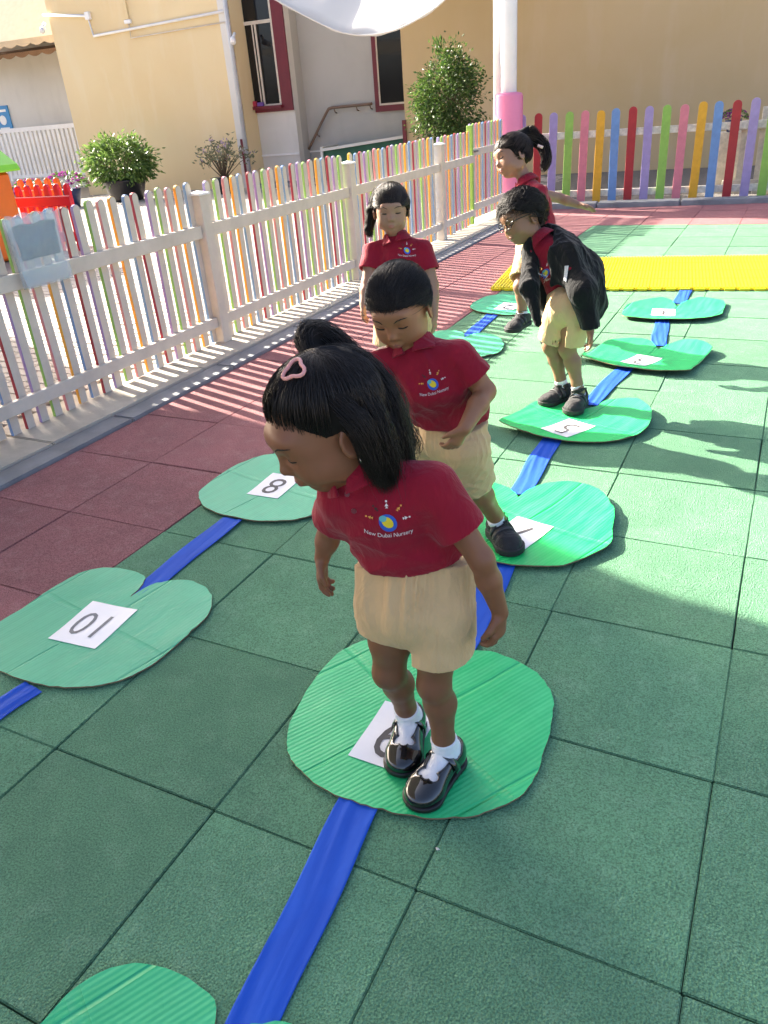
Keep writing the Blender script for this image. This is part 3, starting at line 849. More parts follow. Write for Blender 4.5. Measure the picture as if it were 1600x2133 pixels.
awning(3.13, 3.30, 1.9, 2.995, -19.5, -13.80, M_AWB, 0.06)
sg = bbox('sign_board', plain('blue sign', (0.03, 0.22, 0.48), 0.4, 0.1), -19.05, -18.52, 2.965, 2.998, 1.45, 2.07, wing)
m = MB(); m.tube([(-18.78, 2.96, 1.72), (-18.78, 2.962, 1.72)], 0.12, 16); m.box(-18.98, -18.60, 2.958, 2.9645, 1.92, 1.98); m.box(-18.95, -18.62, 2.958, 2.9645, 1.50, 1.54); m.build('sign_mark', M_WHITE2, sg)
stair = tag(empty('stair_rail', BO, AB), 'white stair landing with closely spaced balusters against the white wing', 'railing')
bbox('landing', M_WW, -18.4, -13.77, 2.2, 2.95, -0.1, 0.22, stair)
bbox('top_rail', M_WHITE2, -18.3, -13.8, 2.28, 2.36, 1.40, 1.50, stair)
bbox('bottom_rail', M_WHITE2, -18.3, -13.8, 2.28, 2.36, 0.28, 0.36, stair)
for i in range(30):
    x = -18.25 + i * 0.152
    bbox('baluster', M_WHITE2, x, x + 0.085, 2.30, 2.34, 0.36, 1.40, stair)
for i in range(9):
    x = -18.42 - i * 0.16
    bbox('baluster', M_WHITE2, x, x + 0.085, 2.30, 2.34, 0.30 - i * 0.11 - .4, 1.36 - i * 0.105, stair)
m = MB(); m.tube([(-18.3, 2.32, 1.45), (-19.9, 2.32, 0.40)], 0.06, 6); m.build('sloping_rail', M_WHITE2, stair)
m = MB()
for i in range(4):
    m.box(-18.4 - .35 * (i + 1), -18.4 - .35 * i - .001, 2.2, 2.95, -0.1, 0.22 - .055 * (i + 1))
m.build('steps', M_WW, stair)

# ================================================================ shade sails
B = NB('shade cloth')
B.base((0.60, 0.595, 0.58)); B.set(Roughness=0.8)
tr = B.n('ShaderNodeBsdfTranslucent', Color=(0.62, 0.60, 0.56, 1))
mx = B.n('ShaderNodeMixShader'); mx.inputs[0].default_value = 0.26
out = B.t.nodes['Material Output']
B.l(B.b.outputs[0], mx.inputs[1]); B.l(tr.outputs[0], mx.inputs[2]); B.l(mx.outputs[0], out.inputs['Surface'])
M_SAIL = B.m
# far sail seen at the top edge: its lower edge is the sagging hem
m = MB()
hem = [(-6.9, 10.0, 3.25), (-6.35, 10.0, 2.95), (-5.93, 10.0, 2.75), (-5.45, 10.0, 2.50), (-5.02, 10.0, 2.30), (-4.75, 10.0, 2.225), (-4.51, 10.0, 2.195), (-4.28, 10.0, 2.20), (-4.07, 10.0, 2.225), (-3.75, 10.0, 2.32), (-3.41, 10.0, 2.47), (-2.95, 9.9, 2.80), (-2.5, 9.8, 3.3)]
hem = catmull(hem, 4)
n2 = len(hem)
rows = 14
vs = []
for r in range(rows + 1):
    t = r / rows
    for q in hem:
        top = Vector((q.x * 1.0 - 0.3, 13.6, 4.5))
        p = q.lerp(top, t)
        p.z += 0.45 * math.sin(math.pi * t) * -0.5 + 0.02 * math.sin(q.x * 9) * (1 - t)
        vs.append(p)
m.add(vs, [(r * n2 + i, r * n2 + i + 1, (r + 1) * n2 + i + 1, (r + 1) * n2 + i) for r in range(rows) for i in range(n2 - 1)])
o = m.build('shade_sail', M_SAIL, None, True)
md = o.modifiers.new('thick', 'SOLIDIFY'); md.thickness = 0.005
tag(o, 'white cloth shade sail with a sagging hem at the top edge above the entrance', 'shade sail')
hm = MB(); hm.tube([tuple(q) for q in hem], 0.012, 6); hm.build('hem', M_SAIL, None, True)
hb = bpy.data.objects['hem']; hb.parent = o
# overhead sail that shades the foreground; unseen, front edge shaped from the shade line
H = 3.1
def up(x, y, h=H):
    k = h / math.tan(rad(SUN_EL))
    return (x + SDX * k, y + SDY * k, h)
edge_g = [(-9.0, 4.6), (-4.5, 3.15), (-2.25, 2.17), (-1.6, 2.13), (-0.96, 1.98), (-0.2, 1.66), (0.65, 1.25), (1.08, 1.15), (2.2, 0.85), (4.5, 0.2)]
front = catmull([up(x, y) for x, y in edge_g], 5)
m = MB(); n2 = len(front); vs = []
for r in range(13):
    t = r / 12
    for i, q in enumerate(front):
        e = Vector((q.x * 0.96, -5.2, H + 0.15))
        p = q.lerp(e, t); p.z += 0.35 * math.sin(math.pi * t) * math.sin(math.pi * i / (n2 - 1))
        vs.append(p)
m.add(vs, [(r * n2 + i, r * n2 + i + 1, (r + 1) * n2 + i + 1, (r + 1) * n2 + i) for r in range(12) for i in range(n2 - 1)])
o = m.build('overhead_sail', M_SAIL, None, True)
md = o.modifiers.new('thick', 'SOLIDIFY'); md.thickness = 0.005
tag(o, 'wide cloth shade sail over the yard that shades the foreground tiles', 'shade sail')

# ================================================================ plants
def leaf_mat(name, c1, c2, trans=0.35):
    B = NB(name)
    oi = B.n('ShaderNodeNewGeometry').outputs['Random Per Island']
    c = B.ramp(oi, [(0.0, c1), (0.55, tuple((a + b) / 2 for a, b in zip(c1, c2))), (1.0, c2)])
    B.base(c); B.set(Roughness=0.45)
    tr = B.n('ShaderNodeBsdfTranslucent'); B.l(c, tr.inputs['Color'])
    mx = B.n('ShaderNodeMixShader'); mx.inputs[0].default_value = trans
    B.l(B.b.outputs[0], mx.inputs[1]); B.l(tr.outputs[0], mx.inputs[2]); B.l(mx.outputs[0], B.t.nodes['Material Output'].inputs['Surface'])
    return B.m
M_LEAF = leaf_mat('ficus leaf', (0.020, 0.055, 0.014), (0.105, 0.180, 0.035), 0.35)
M_LEAF2 = leaf_mat('shrub leaf', (0.05, 0.11, 0.02), (0.17, 0.27, 0.06))
M_LEAF3 = leaf_mat('grey green leaf', (0.10, 0.12, 0.07), (0.22, 0.22, 0.13))
M_PETAL = leaf_mat('purple petal', (0.18, 0.015, 0.16), (0.34, 0.05, 0.30))
M_LIL = leaf_mat('lilac petal', (0.30, 0.22, 0.33), (0.42, 0.33, 0.42))
M_BARK = plain('bark', (0.10, 0.075, 0.05), 0.9, 0.3, 20, 0.5, 60)
M_POT = plain('black plastic pot', (0.012, 0.013, 0.016), 0.4, 0.2)
M_BPOT = plain('blue pot', (0.02, 0.035, 0.11), 0.4, 0.2)
def leaf(m, p, d, size, rg, wide=0.42):
    d = d.normalized()
    s = d.cross(Vector((rg.uniform(-1, 1), rg.uniform(-1, 1), rg.uniform(-1, 1))))
    s = s.normalized() if s.length > 1e-4 else d.orthogonal().normalized()
    nrm = d.cross(s)
    w_ = size * wide * 0.5
    m.add([p, p + d * size * .45 + s * w_ + nrm * size * .05, p + d * size, p + d * size * .45 - s * w_ + nrm * size * .05], [(0, 1, 2), (0, 2, 3)])
def blob_crown(m, rg, count, rfun, size, centre, clumps=34):
    cl = []
    for _ in range(clumps):
        v = Vector((rg.gauss(0, 1), rg.gauss(0, 1), rg.gauss(0, 1))).normalized()
        cl.append((v, rg.uniform(0.55, 1.0)))
    for _ in range(count):
        v, r = rg.choice(cl)
        q = Vector([v[k] * r for k in range(3)]) + Vector((rg.gauss(0, .17), rg.gauss(0, .17), rg.gauss(0, .17)))
        p = rfun(q)
        d = (q.normalized() + Vector((rg.uniform(-.9, .9), rg.uniform(-.9, .9), rg.uniform(-1.1, .5))))
        leaf(m, centre + p, d, size * rg.uniform(.7, 1.3), rg)
# tall clipped ficus behind the fence
rg = random.Random(3)
fic = tag(empty('ficus_tree', (-3.97, 11.5, 0)), 'clipped leafy green ficus standing behind the fence near the pink padded pole', 'tree')
m = MB(); m.tube([(0, 0, 0), (0.03, 0, 0.5), (-0.02, 0.02, 1.1), (0, 0, 1.8)], [0.05, 0.04, 0.03, 0.012], 8)
for _ in range(16):
    z = rg.uniform(.5, 1.6); a = rg.uniform(0, 6.28)
    m.tube([(0, 0, z), (math.cos(a) * .25, math.sin(a) * .25, z + .18), (math.cos(a) * .45, math.sin(a) * .42, z + .22)], [.016, .01, .004], 5)
m.build('trunk', M_BARK, fic)
m = MB()
def rf(q):
    z = q.z
    wdt = 0.52 if z < 0.45 else 0.52 - 0.28 * (z - 0.45)
    return Vector((q.x * wdt, q.y * wdt, z * 0.72))
blob_crown(m, rg, 10500, rf, 0.060, Vector((0, 0, 1.28)), 80)
for _ in range(60):
    leaf(m, Vector((-0.17 + rg.gauss(0, .05), rg.gauss(0, .05), 2.0 + rg.uniform(-.06, .14))), Vector((rg.uniform(-.4, .4), rg.uniform(-.4, .4), 1)), 0.07, rg)
m.build('crown', M_LEAF, fic)
# dense shrub in black pot
rg = random.Random(5)
sb = tag(empty('potted_shrub', (-11.24, 11.9, 0)), 'round dense green shrub in a black pot by the yellow wall', 'plant')
m = MB(); m.tube([(0, 0, 0), (0, 0, .05), (0, 0, .36), (0, 0, .40), (0, 0, .40), (0, 0, .34)], [.30, .33, .42, .45, .40, .40], 24); m.build('pot', M_POT, sb, True)
m = MB()
for _ in range(14):
    a = rg.uniform(0, 6.28); m.tube([(math.cos(a) * .06, math.sin(a) * .06, .3), (math.cos(a) * .3, math.sin(a) * .3, .62), (math.cos(a) * .55, math.sin(a) * .55, .8)], [.015, .01, .005], 5)
m.build('stem', M_BARK, sb)
m = MB(); blob_crown(m, rg, 4200, lambda q: Vector((q.x * .60, q.y * .58, q.z * .44)), 0.10, Vector((0, 0, .74)), 70); m.build('crown', M_LEAF2, sb)
# open grey-green plant
rg = random.Random(6)
pl = tag(empty('flowering_plant', (-9.35, 12.7, 0)), 'thin grey green plant with lilac flowers beside the entrance corner', 'plant')
m = MB(); m.tube([(0, 0, 0), (0, 0, .3)], [.22, .28], 16); m.build('pot', M_POT, pl, True)
m = MB(); f = MB(); lf = MB()
for _ in range(26):
    a = rg.uniform(0, 6.28); r = rg.uniform(.1, .62); h = rg.uniform(.55, .95)
    tip = Vector((math.cos(a) * r, math.sin(a) * r, h))
    m.tube([(0, 0, .25), tuple(tip * .6 + Vector((0, 0, .15))), tuple(tip)], [.012, .008, .004], 4)
    for _ in range(16):
        leaf(lf, tip + Vector((rg.gauss(0, .07), rg.gauss(0, .07), rg.gauss(-.06, .08))), Vector((rg.uniform(-1, 1), rg.uniform(-1, 1), rg.uniform(-.3, .8))), .09, rg)
    if rg.random() < .6:
        for _ in range(6):
            leaf(f, tip + Vector((rg.gauss(0, .03), rg.gauss(0, .03), rg.gauss(.02, .03))), Vector((rg.uniform(-1, 1), rg.uniform(-1, 1), rg.uniform(-.1, 1))), .05, rg, .8)
m.build('stem', M_BARK, pl); lf.build('foliage', M_LEAF3, pl); f.build('blossom', M_LIL, pl)
# purple petunia pots
def petunia(x, y, s, lab, seed, potm):
    rg = random.Random(seed)
    e = tag(empty('petunia_pot', (x, y, 0)), lab, 'plant', 'flower pots by the yellow wall')
    m = MB(); m.tube([(0, 0, 0), (0, 0, .30 * s), (0, 0, .32 * s)], [.16 * s, .24 * s, .24 * s], 16); m.build('pot', potm, e, True)
    a = MB(); b = MB()
    for _ in range(260):
        v = Vector((rg.gauss(0, 1), rg.gauss(0, 1), abs(rg.gauss(0, 1)))).normalized()
        leaf(a, Vector((v.x * .36 * s, v.y * .36 * s, .34 * s + v.z * .24 * s)), v + Vector((0, 0, -.3)), .08 * s, rg)
    for _ in range(46):
        v = Vector((rg.gauss(0, 1), rg.gauss(0, 1) - .3, abs(rg.gauss(0, 1)))).normalized()
        c = Vector((v.x * .38 * s, v.y * .38 * s, .35 * s + v.z * .26 * s))
        for q in range(6):
            leaf(b, c, v * .6 + Vector((math.cos(q * 1.05), math.sin(q * 1.05), .3 * math.sin(q))), .055 * s, rg, .95)
    a.build('foliage', M_LEAF2, e); b.build('blossom', M_PETAL, e)
petunia(-11.9, 11.0, 1.05, 'purple petunias in a blue pot left of the round shrub', 11, M_BPOT)
petunia(-12.75, 10.8, 0.9, 'purple petunias behind the orange toy house and red toy fence', 12, M_BPOT)
petunia(0.12, 11.0, 0.42, 'small purple flowers behind the lilac board at right', 13, M_BPOT)
bpy.data.objects['petunia_pot.002'].location.z = 0.72
st_ = MB(); st_.box(-0.16, 0.16, -0.16, 0.16, -0.72, -0.001); so = st_.build('stand', M_PALE, bpy.data.objects['petunia_pot.002'])

# ================================================================ toys behind the fence
M_TR = plain('red toy plastic', (0.50, 0.008, 0.028), 0.32, 0.05)
M_TO = plain('orange toy plastic', (0.60, 0.13, 0.006), 0.32, 0.05)
M_TG = plain('lime toy plastic', (0.22, 0.60, 0.04), 0.32, 0.05)
def toy_fence(name, lab, x, y, rz, mat, n, hgt):
    e = tag(empty(name, (x, y, 0), rz), lab, 'toy fence')
    for i in range(n):
        poly = [(-0.045, 0), (0.045, 0), (0.045, hgt - .07), (0.03, hgt - .02), (0, hgt), (-0.03, hgt - .02), (-0.045, hgt - .07)]
        m = MB(); m.prism(poly, -0.025, 0.025)
        m.v = [(a, -c, b) for a, b, c in m.v]
        o = m.build('slat', mat, e, bevel=0.008); o.location = (i * .16, 0, 0)
    for z in (0.12, hgt - .26):
        m = MB(); m.box(-0.06, (n - 1) * .16 + .06, -0.055, -0.026, z, z + .12); m.build('bar', mat, e, bevel=0.01)
toy_fence('toy_fence', 'bright red plastic toy picket fence behind the clear bag', -8.18, 6.45, rad(4), M_TR, 8, 0.80)
toy_fence('toy_fence', 'orange plastic toy picket fence behind the red toy one', -8.35, 6.95, rad(3), M_TO, 5, 0.84)
th = tag(empty('toy_house', (-8.02, 5.6, 0)), 'orange plastic toy house with lime green roof cut off by the left edge', 'toy house')
m = MB(); m.box(-0.62, 0.55, -0.5, 0.5, 0.02, 0.98); m.build('wall', M_TO, th, bevel=0.03)
m = MB(); m.prism([(-0.72, 0.985), (0.66, 0.985), (0.62, 1.06), (-0.03, 1.5), (-0.68, 1.06)], -0.6, 0.6); m.v = [(a, c, b) for a, b, c in m.v]; m.build('roof', M_TG, th, bevel=0.02)
m = MB(); m.box(-0.45, -0.05, -0.512, -0.501, 0.25, 0.75); m.build('shutter', plain('yellow toy', (0.8, .5, .02), .35), th)

# ================================================================ clear plastic bag hooked over the pickets
B = NB('clear plastic film')
B.base((0.62, 0.74, 0.80)); B.set(Roughness=0.18)
B.b.inputs['Alpha'].default_value = 0.30
B.bump(B.noise(B.coord(), 26, 5.0, 0.6, 1.5), 0.9, 0.01)
M_FILM = B.m
bag = tag(empty('plastic_bag', (-2.335, 1.90, 0.70)), 'clear plastic bag of grey blue cloth hung over the left pickets', 'bag')
def sheet(name, w0, w1, h, x, mat, par, amp, z0=0.0, y0=0.0, seed=1):
    n = 14; vs = []
    for i in range(n + 1):
        for j in range(n + 1):
            u, v = i / n - .5, j / n
            ww = w0 + (w1 - w0) * v
            vs.append((x + amp * (math.sin(u * 9 + seed + v * 4) * .5 + math.sin(v * 11 + seed * 2) * .5) + amp * 2.2 * math.sin(math.pi * v) * math.cos(u * 3), y0 + u * ww - 0.035 * (1 - v) * 0 + (v - .5) * -0.0, z0 + v * h + (.012 if name == 'film' else .004) * math.sin(u * 12 + seed) * v))
    m = MB(); m.add(vs, [(i * (n + 1) + j, (i + 1) * (n + 1) + j, (i + 1) * (n + 1) + j + 1, i * (n + 1) + j + 1) for i in range(n) for j in range(n)])
    o = m.build(name, mat, par, True)
    md = o.modifiers.new('thick', 'SOLIDIFY'); md.thickness = 0.0015
    return o
sheet('film', 0.29, 0.33, 0.33, 0.028, M_FILM, bag, 0.006)
sheet('film', 0.29, 0.32, 0.33, 0.002, M_FILM, bag, 0.004, seed=3)
sheet('folded_cloth', 0.24, 0.26, 0.16, 0.015, plain('grey blue cloth', (0.05, 0.075, 0.085), 0.8, 0.6, 14, 0.5, 40), bag, 0.004, 0.13, seed=5)
# ================================================================ people: smooth distance-field modelling
V3 = lambda p: np.array(p, dtype=np.float32)
def unit(v):
    v = np.asarray(v, dtype=np.float64); return (v / (np.linalg.norm(v) + 1e-12)).astype(np.float32)
class Field:
    def __init__(self, lo, hi, h):
        self.h = h
        self.lo = np.floor(np.array(lo) / h) * h
        self.n = np.ceil((np.array(hi) - self.lo) / h).astype(int) + 2
        self.d = np.full(self.n, 0.06, dtype=np.float32)
        self.ax = [(self.lo[i] + h * np.arange(self.n[i])).astype(np.float32) for i in range(3)]
    def sl(self, lo, hi):
        a = np.clip(np.floor((np.array(lo) - self.lo) / self.h).astype(int), 0, self.n)
        b = np.clip(np.ceil((np.array(hi) - self.lo) / self.h).astype(int) + 1, 0, self.n)
        return tuple(slice(x, y) for x, y in zip(a, b))
    def pts(self, s):
        return (self.ax[0][s[0]][:, None, None], self.ax[1][s[1]][None, :, None], self.ax[2][s[2]][None, None, :])
    def put(self, fn, lo, hi, k=0.01, op='u'):
        pad = k + 3 * self.h
        s = self.sl(np.array(lo) - pad, np.array(hi) + pad)
        if any(q.stop <= q.start for q in s):
            return
        P = self.pts(s)
        e = np.asarray(fn(*P), dtype=np.float32)
        D = self.d[s]
        if op == 'u':
            m = np.maximum(k - np.abs(D - e), 0) / max(k, 1e-6)
            self.d[s] = np.minimum(D, e) - m * m * k * 0.25
        elif op == 's':      # smooth subtraction
            e = -e
            m = np.maximum(k - np.abs(D - e), 0) / max(k, 1e-6)
            self.d[s] = np.maximum(D, e) + m * m * k * 0.25
        elif op == 'i':
            self.d[s] = np.maximum(D, e)
        elif op == '+':
            self.d[s] = D + e
    # primitives
    def cone(self, a, b, r1, r2, k=0.012, op='u'):
        a, b = V3(a), V3(b); r = max(r1, r2)
        ab = b - a; L2 = float(ab @ ab) + 1e-9
        def fn(x, y, z):
            t = np.clip(((x - a[0]) * ab[0] + (y - a[1]) * ab[1] + (z - a[2]) * ab[2]) / L2, 0, 1)
            return np.sqrt((x - a[0] - t * ab[0]) ** 2 + (y - a[1] - t * ab[1]) ** 2 + (z - a[2] - t * ab[2]) ** 2) - (r1 + (r2 - r1) * t)
        self.put(fn, np.minimum(a, b) - r, np.maximum(a, b) + r, k, op)
    def chain(self, ps, rs, k=0.012):
        for i in range(len(ps) - 1):
            self.cone(ps[i], ps[i + 1], rs[i], rs[i + 1], k)
    def ell(self, c, A, r, k=0.012, op='u'):
        """A = three unit axes (rows), r = radii"""
        c = V3(c); A = np.asarray(A, dtype=np.float32); r = V3(r)
        def fn(x, y, z):
            dx, dy, dz = x - c[0], y - c[1], z - c[2]
            q = [(dx * A[i][0] + dy * A[i][1] + dz * A[i][2]) for i in range(3)]
            k0 = np.sqrt(sum((q[i] / r[i]) ** 2 for i in range(3)))
            k1 = np.sqrt(sum((q[i] / r[i] ** 2) ** 2 for i in range(3))) + 1e-6
            return k0 * (k0 - 1) / k1
        R = float(r.max()); self.put(fn, c - R, c + R, k, op)
    def econe(self, a, b, ra, rb, side, k=0.015, op='u'):
        """tapered elliptic capsule; ra, rb = (side radius, depth radius)"""
        a, b = V3(a), V3(b); ax = unit(b - a)
        sd = unit(V3(side) - ax * float(V3(side) @ ax)); dp = np.cross(ax, sd)
        ab = b - a; L2 = float(ab @ ab) + 1e-9
        def fn(x, y, z):
            dx, dy, dz = x - a[0], y - a[1], z - a[2]
            t0 = (dx * ab[0] + dy * ab[1] + dz * ab[2]) / L2
            t = np.clip(t0, 0, 1)
            rs = ra[0] + (rb[0] - ra[0]) * t; rd = ra[1] + (rb[1] - ra[1]) * t
            cx, cy, cz = dx - t * ab[0], dy - t * ab[1], dz - t * ab[2]
            u = cx * sd[0] + cy * sd[1] + cz * sd[2]; v = cx * dp[0] + cy * dp[1] + cz * dp[2]; w_ = cx * ax[0] + cy * ax[1] + cz * ax[2]
            rm = np.minimum(rs, rd)
            k0 = np.sqrt((u / rs) ** 2 + (v / rd) ** 2 + (w_ / rm) ** 2)
            k1 = np.sqrt((u / rs ** 2) ** 2 + (v / rd ** 2) ** 2 + (w_ / rm ** 2) ** 2) + 1e-6
            return k0 * (k0 - 1) / k1
        R = max(ra + rb); self.put(fn, np.minimum(a, b) - R, np.maximum(a, b) + R, k, op)
    def cut(self, p, n, k=0.0):
        """remove the half space on the side of n"""
        p, n = V3(p), unit(n)
        s = tuple(slice(0, q) for q in self.n)
        x, y, z = self.pts(s)
        e = (x - p[0]) * n[0] + (y - p[1]) * n[1] + (z - p[2]) * n[2]
        self.d = np.maximum(self.d, e.astype(np.float32))
    def join(self, other, k=0.015):
        m = np.maximum(k - np.abs(self.d - other.d), 0) / max(k, 1e-6)
        self.d = np.minimum(self.d, other.d) - m * m * k * 0.25
    def like(self):
        o = Field.__new__(Field); o.h, o.lo, o.n, o.ax = self.h, self.lo, self.n, self.ax
        o.d = np.full(self.n, 0.06, dtype=np.float32); return o
    def wrinkle(self, fn):
        s = tuple(slice(0, q) for q in self.n)
        self.d = self.d + np.asarray(fn(*self.pts(s)), dtype=np.float32)
    def net(self, smooth=2):
        d, h = self.d, self.h
        sg = d < 0
        nx, ny, nz = d.shape
        c8 = np.zeros((nx - 1, ny - 1, nz - 1), dtype=np.int8)
        for i in (0, 1):
            for j in (0, 1):
                for k in (0, 1):
                    c8 += sg[i:nx - 1 + i, j:ny - 1 + j, k:nz - 1 + k]
        act = (c8 > 0) & (c8 < 8)
        ids = np.argwhere(act)
        idx = np.full(act.shape, -1, dtype=np.int64); idx[act] = np.arange(len(ids))
        vals = {(i, j, k): d[ids[:, 0] + i, ids[:, 1] + j, ids[:, 2] + k] for i in (0, 1) for j in (0, 1) for k in (0, 1)}
        acc = np.zeros((len(ids), 3)); cnt = np.zeros(len(ids))
        cs = list(vals)
        for a in cs:
            for ax in range(3):
                if a[ax] == 0:
                    b = list(a); b[ax] = 1; b = tuple(b)
                    va, vb = vals[a], vals[b]
                    cr = (va < 0) != (vb < 0)
                    t = va / (va - vb + 1e-12)
                    p = np.tile(np.array(a, float), (len(ids), 1)); p[:, ax] = t
                    acc[cr] += p[cr]; cnt[cr] += 1
        v = (ids + acc / np.maximum(cnt, 1)[:, None]) * h + self.lo
        F = []
        for ax in range(3):
            o1, o2 = [q for q in range(3) if q != ax]
            sa = [slice(1, n - 1) for n in d.shape]; sa[ax] = slice(0, d.shape[ax] - 1); sb = list(sa); sb[ax] = slice(1, d.shape[ax])
            A, Bq = sg[tuple(sa)], sg[tuple(sb)]
            e = np.argwhere(A != Bq)
            if not len(e):
                continue
            inv = A[tuple(e.T)]
            off = np.array([1, 1, 1]); off[ax] = 0
            e = e + off
            q = []
            for u, w_ in ((0, 0), (1, 0), (1, 1), (0, 1)):
                c = e.copy(); c[:, o1] -= u; c[:, o2] -= w_
                q.append(idx[tuple(c.T)])
            q = np.stack(q, 1)
            fl = inv if ax != 1 else ~inv
            q[fl] = q[fl][:, ::-1]
            F.append(q)
        F = np.concatenate(F)
        F = F[(F >= 0).all(1)]
        F = F[:, ::-1]
        for _ in range(smooth):
            s = np.zeros_like(v); c = np.zeros(len(v))
            for a in range(4):
                i, j = F[:, a], F[:, (a + 1) % 4]
                for col in range(3):
                    s[:, col] += np.bincount(i, v[j, col], len(v)) + np.bincount(j, v[i, col], len(v))
                c += np.bincount(i, minlength=len(v)) + np.bincount(j, minlength=len(v))
            v = 0.5 * v + 0.5 * s / np.maximum(c, 1)[:, None]
        return v, F
def np_mesh(name, v, f):
    me = bpy.data.meshes.new(name)
    v = np.asarray(v, dtype=np.float32); f = np.asarray(f, dtype=np.int32)
    k = f.shape[1]
    me.vertices.add(len(v)); me.vertices.foreach_set('co', v.ravel())
    me.loops.add(f.size); me.loops.foreach_set('vertex_index', f.ravel())
    me.polygons.add(len(f))
    me.polygons.foreach_set('loop_start', np.arange(0, f.size, k, dtype=np.int32))
    me.polygons.foreach_set('use_smooth', np.ones(len(f), dtype=bool))
    me.update(); me.validate()
    return me
def strands(paths, r, taper=0.25):
    """paths (N, K, 3) -> thin three-sided tubes"""
    P = np.asarray(paths, dtype=np.float32)
    N, K, _ = P.shape
    T = np.gradient(P, axis=1); T /= np.linalg.norm(T, axis=2, keepdims=True) + 1e-9
    ref = np.tile(np.array([0.31, 0.52, 0.79], dtype=np.float32), (N, K, 1))
    A = np.cross(T, ref); A /= np.linalg.norm(A, axis=2, keepdims=True) + 1e-9
    Bv = np.cross(T, A)
    w_ = np.interp(np.linspace(0, 1, K), [0, .15, .7, 1], [.6, 1, 1, taper])[None, :, None] * r
    rings = [P + (A * math.cos(a) + Bv * math.sin(a)) * w_ for a in (0, 2.094, 4.189)]
    v = np.stack(rings, 2).reshape(-1, 3)
    base = (np.arange(N)[:, None] * K + np.arange(K - 1)[None, :]).ravel() * 3
    f = []
    for a in range(3):
        b = (a + 1) % 3
        f.append(np.stack([base + a, base + b, base + 3 + b, base + 3 + a], 1))
    return v, np.concatenate(f)
def merge(parts):
    vs, fs, o = [], [], 0
    for v, f in parts:
        vs.append(v); fs.append(np.asarray(f) + o); o += len(v)
    return np.concatenate(vs), np.concatenate(fs)
def guided(rs_, guide, radii, count, K=11, curl=0.0):
    G = np.array([tuple(q) for q in catmull([tuple(p) for p in guide], 6)])
    t = np.linspace(0, len(G) - 1, K)
    C0 = np.stack([np.interp(t, np.arange(len(G)), G[:, i]) for i in range(3)], 1)
    Rr = np.interp(np.linspace(0, 1, K), np.linspace(0, 1, len(radii)), radii)
    off = rs_.normal(size=(count, 3)); off /= np.linalg.norm(off, axis=1, keepdims=True)
    off *= rs_.uniform(0.3, 1.0, (count, 1)) ** 0.5
    P = C0[None] + off[:, None, :] * Rr[None, :, None]
    ph = rs_.uniform(0, 6.28, (count, 1, 3))
    P = P + np.sin(np.linspace(0, 5, K)[None, :, None] * rs_.uniform(.6, 1.6, (count, 1, 1)) + ph) * (0.0035 + curl) * np.linspace(0.2, 1, K)[None, :, None]
    sl_ = rs_.uniform(0.82, 1.03, (count, 1, 1))
    return C0[0][None, None] + (P - C0[0][None, None]) * sl_ if False else P

SKIN = {}
def skin_mat(name, col, red):
    B = NB(name)
    p = B.coord()
    f = B.noise(p, 14, 5.0, 0.6); g_ = B.noise(p, 130, 2.0)
    c = B.mix(B.ramp(f, [(0.35, 0.0), (0.75, 0.55)]), col, red)
    B.base(c); B.set(Roughness=0.47)
    B.b.inputs['Subsurface Weight'].default_value = 0.06
    B.b.inputs['Subsurface Radius'].default_value = (0.9, 0.35, 0.2)
    B.b.inputs['Subsurface Scale'].default_value = 0.006
    B.b.inputs['Specular IOR Level'].default_value = 0.4
    B.bump(g_, 0.12, 0.001)
    return B.m
def cloth_mat(name, col, rough=0.85, weave=900.0, fold=0.35, var=0.12):
    B = NB(name)
    p = B.coord()
    f = B.noise(p, 9, 4.0, 0.6)
    B.base(B.ramp(f, [(0.3, tuple(c * (1 - var) for c in col)), (0.72, tuple(min(1, c * (1 + var)) for c in col))]))
    B.set(Roughness=rough)
    B.b.inputs['Sheen Weight'].default_value = 0.12
    B.b.inputs['Specular IOR Level'].default_value = 0.2
    n0 = B.bump(B.noise(p, weave, 1.0), 0.35, 0.0006)
    B.bump(B.noise(B.mapping(p, (1, 1, .45)), 19, 4.0, 0.55, 1.2), fold, 0.03, n0)
    return B.m
def hair_mat(name, col, rough=0.34):
    B = NB(name)
    isl = B.n('ShaderNodeNewGeometry').outputs['Random Per Island']
    B.base(B.ramp(isl, [(0.0, tuple(c * .5 for c in col)), (0.8, tuple(c * 1.5 for c in col)), (1.0, tuple(c * 3.2 for c in col))]))
    B.set(Roughness=rough + .12)
    B.b.inputs['Specular IOR Level'].default_value = 0.35
    return B.m
M_HBASE = plain('dark hair base', (0.006, 0.005, 0.0045), 0.75, 0.3, 40, spec=0.15)
M_SHIRT = cloth_mat('crimson polo cotton', (0.245, 0.006, 0.022), fold=0.35)
M_SHORT = cloth_mat('khaki cotton', (0.60, 0.41, 0.215), fold=0.45, var=0.07)
M_JACK = cloth_mat('black fleece', (0.008, 0.008, 0.009), 0.95, 500, 0.5)
M_JLIN = cloth_mat('pale lining', (0.45, 0.47, 0.52))
M_SOCK = cloth_mat('white sock knit', (0.78, 0.78, 0.80), 0.9, 700, 0.2, 0.04)
M_PATENT = plain('black patent leather', (0.006, 0.006, 0.007), 0.07, 0.1, spec=0.7, Coat_Weight=0.6)
M_SNEAK = cloth_mat('dark trainer mesh', (0.028, 0.027, 0.028), 0.8, 420, 0.3, 0.35)
M_SOLE = plain('dark rubber sole', (0.022, 0.021, 0.021), 0.65, 0.2)
M_SOLEA = plain('black gloss sole', (0.014, 0.013, 0.013), 0.35, 0.2)
M_STRAP = plain('grey trainer strap', (0.045, 0.044, 0.046), 0.6, 0.2)
M_LASH = plain('lash and brow', (0.010, 0.008, 0.007), 0.7)
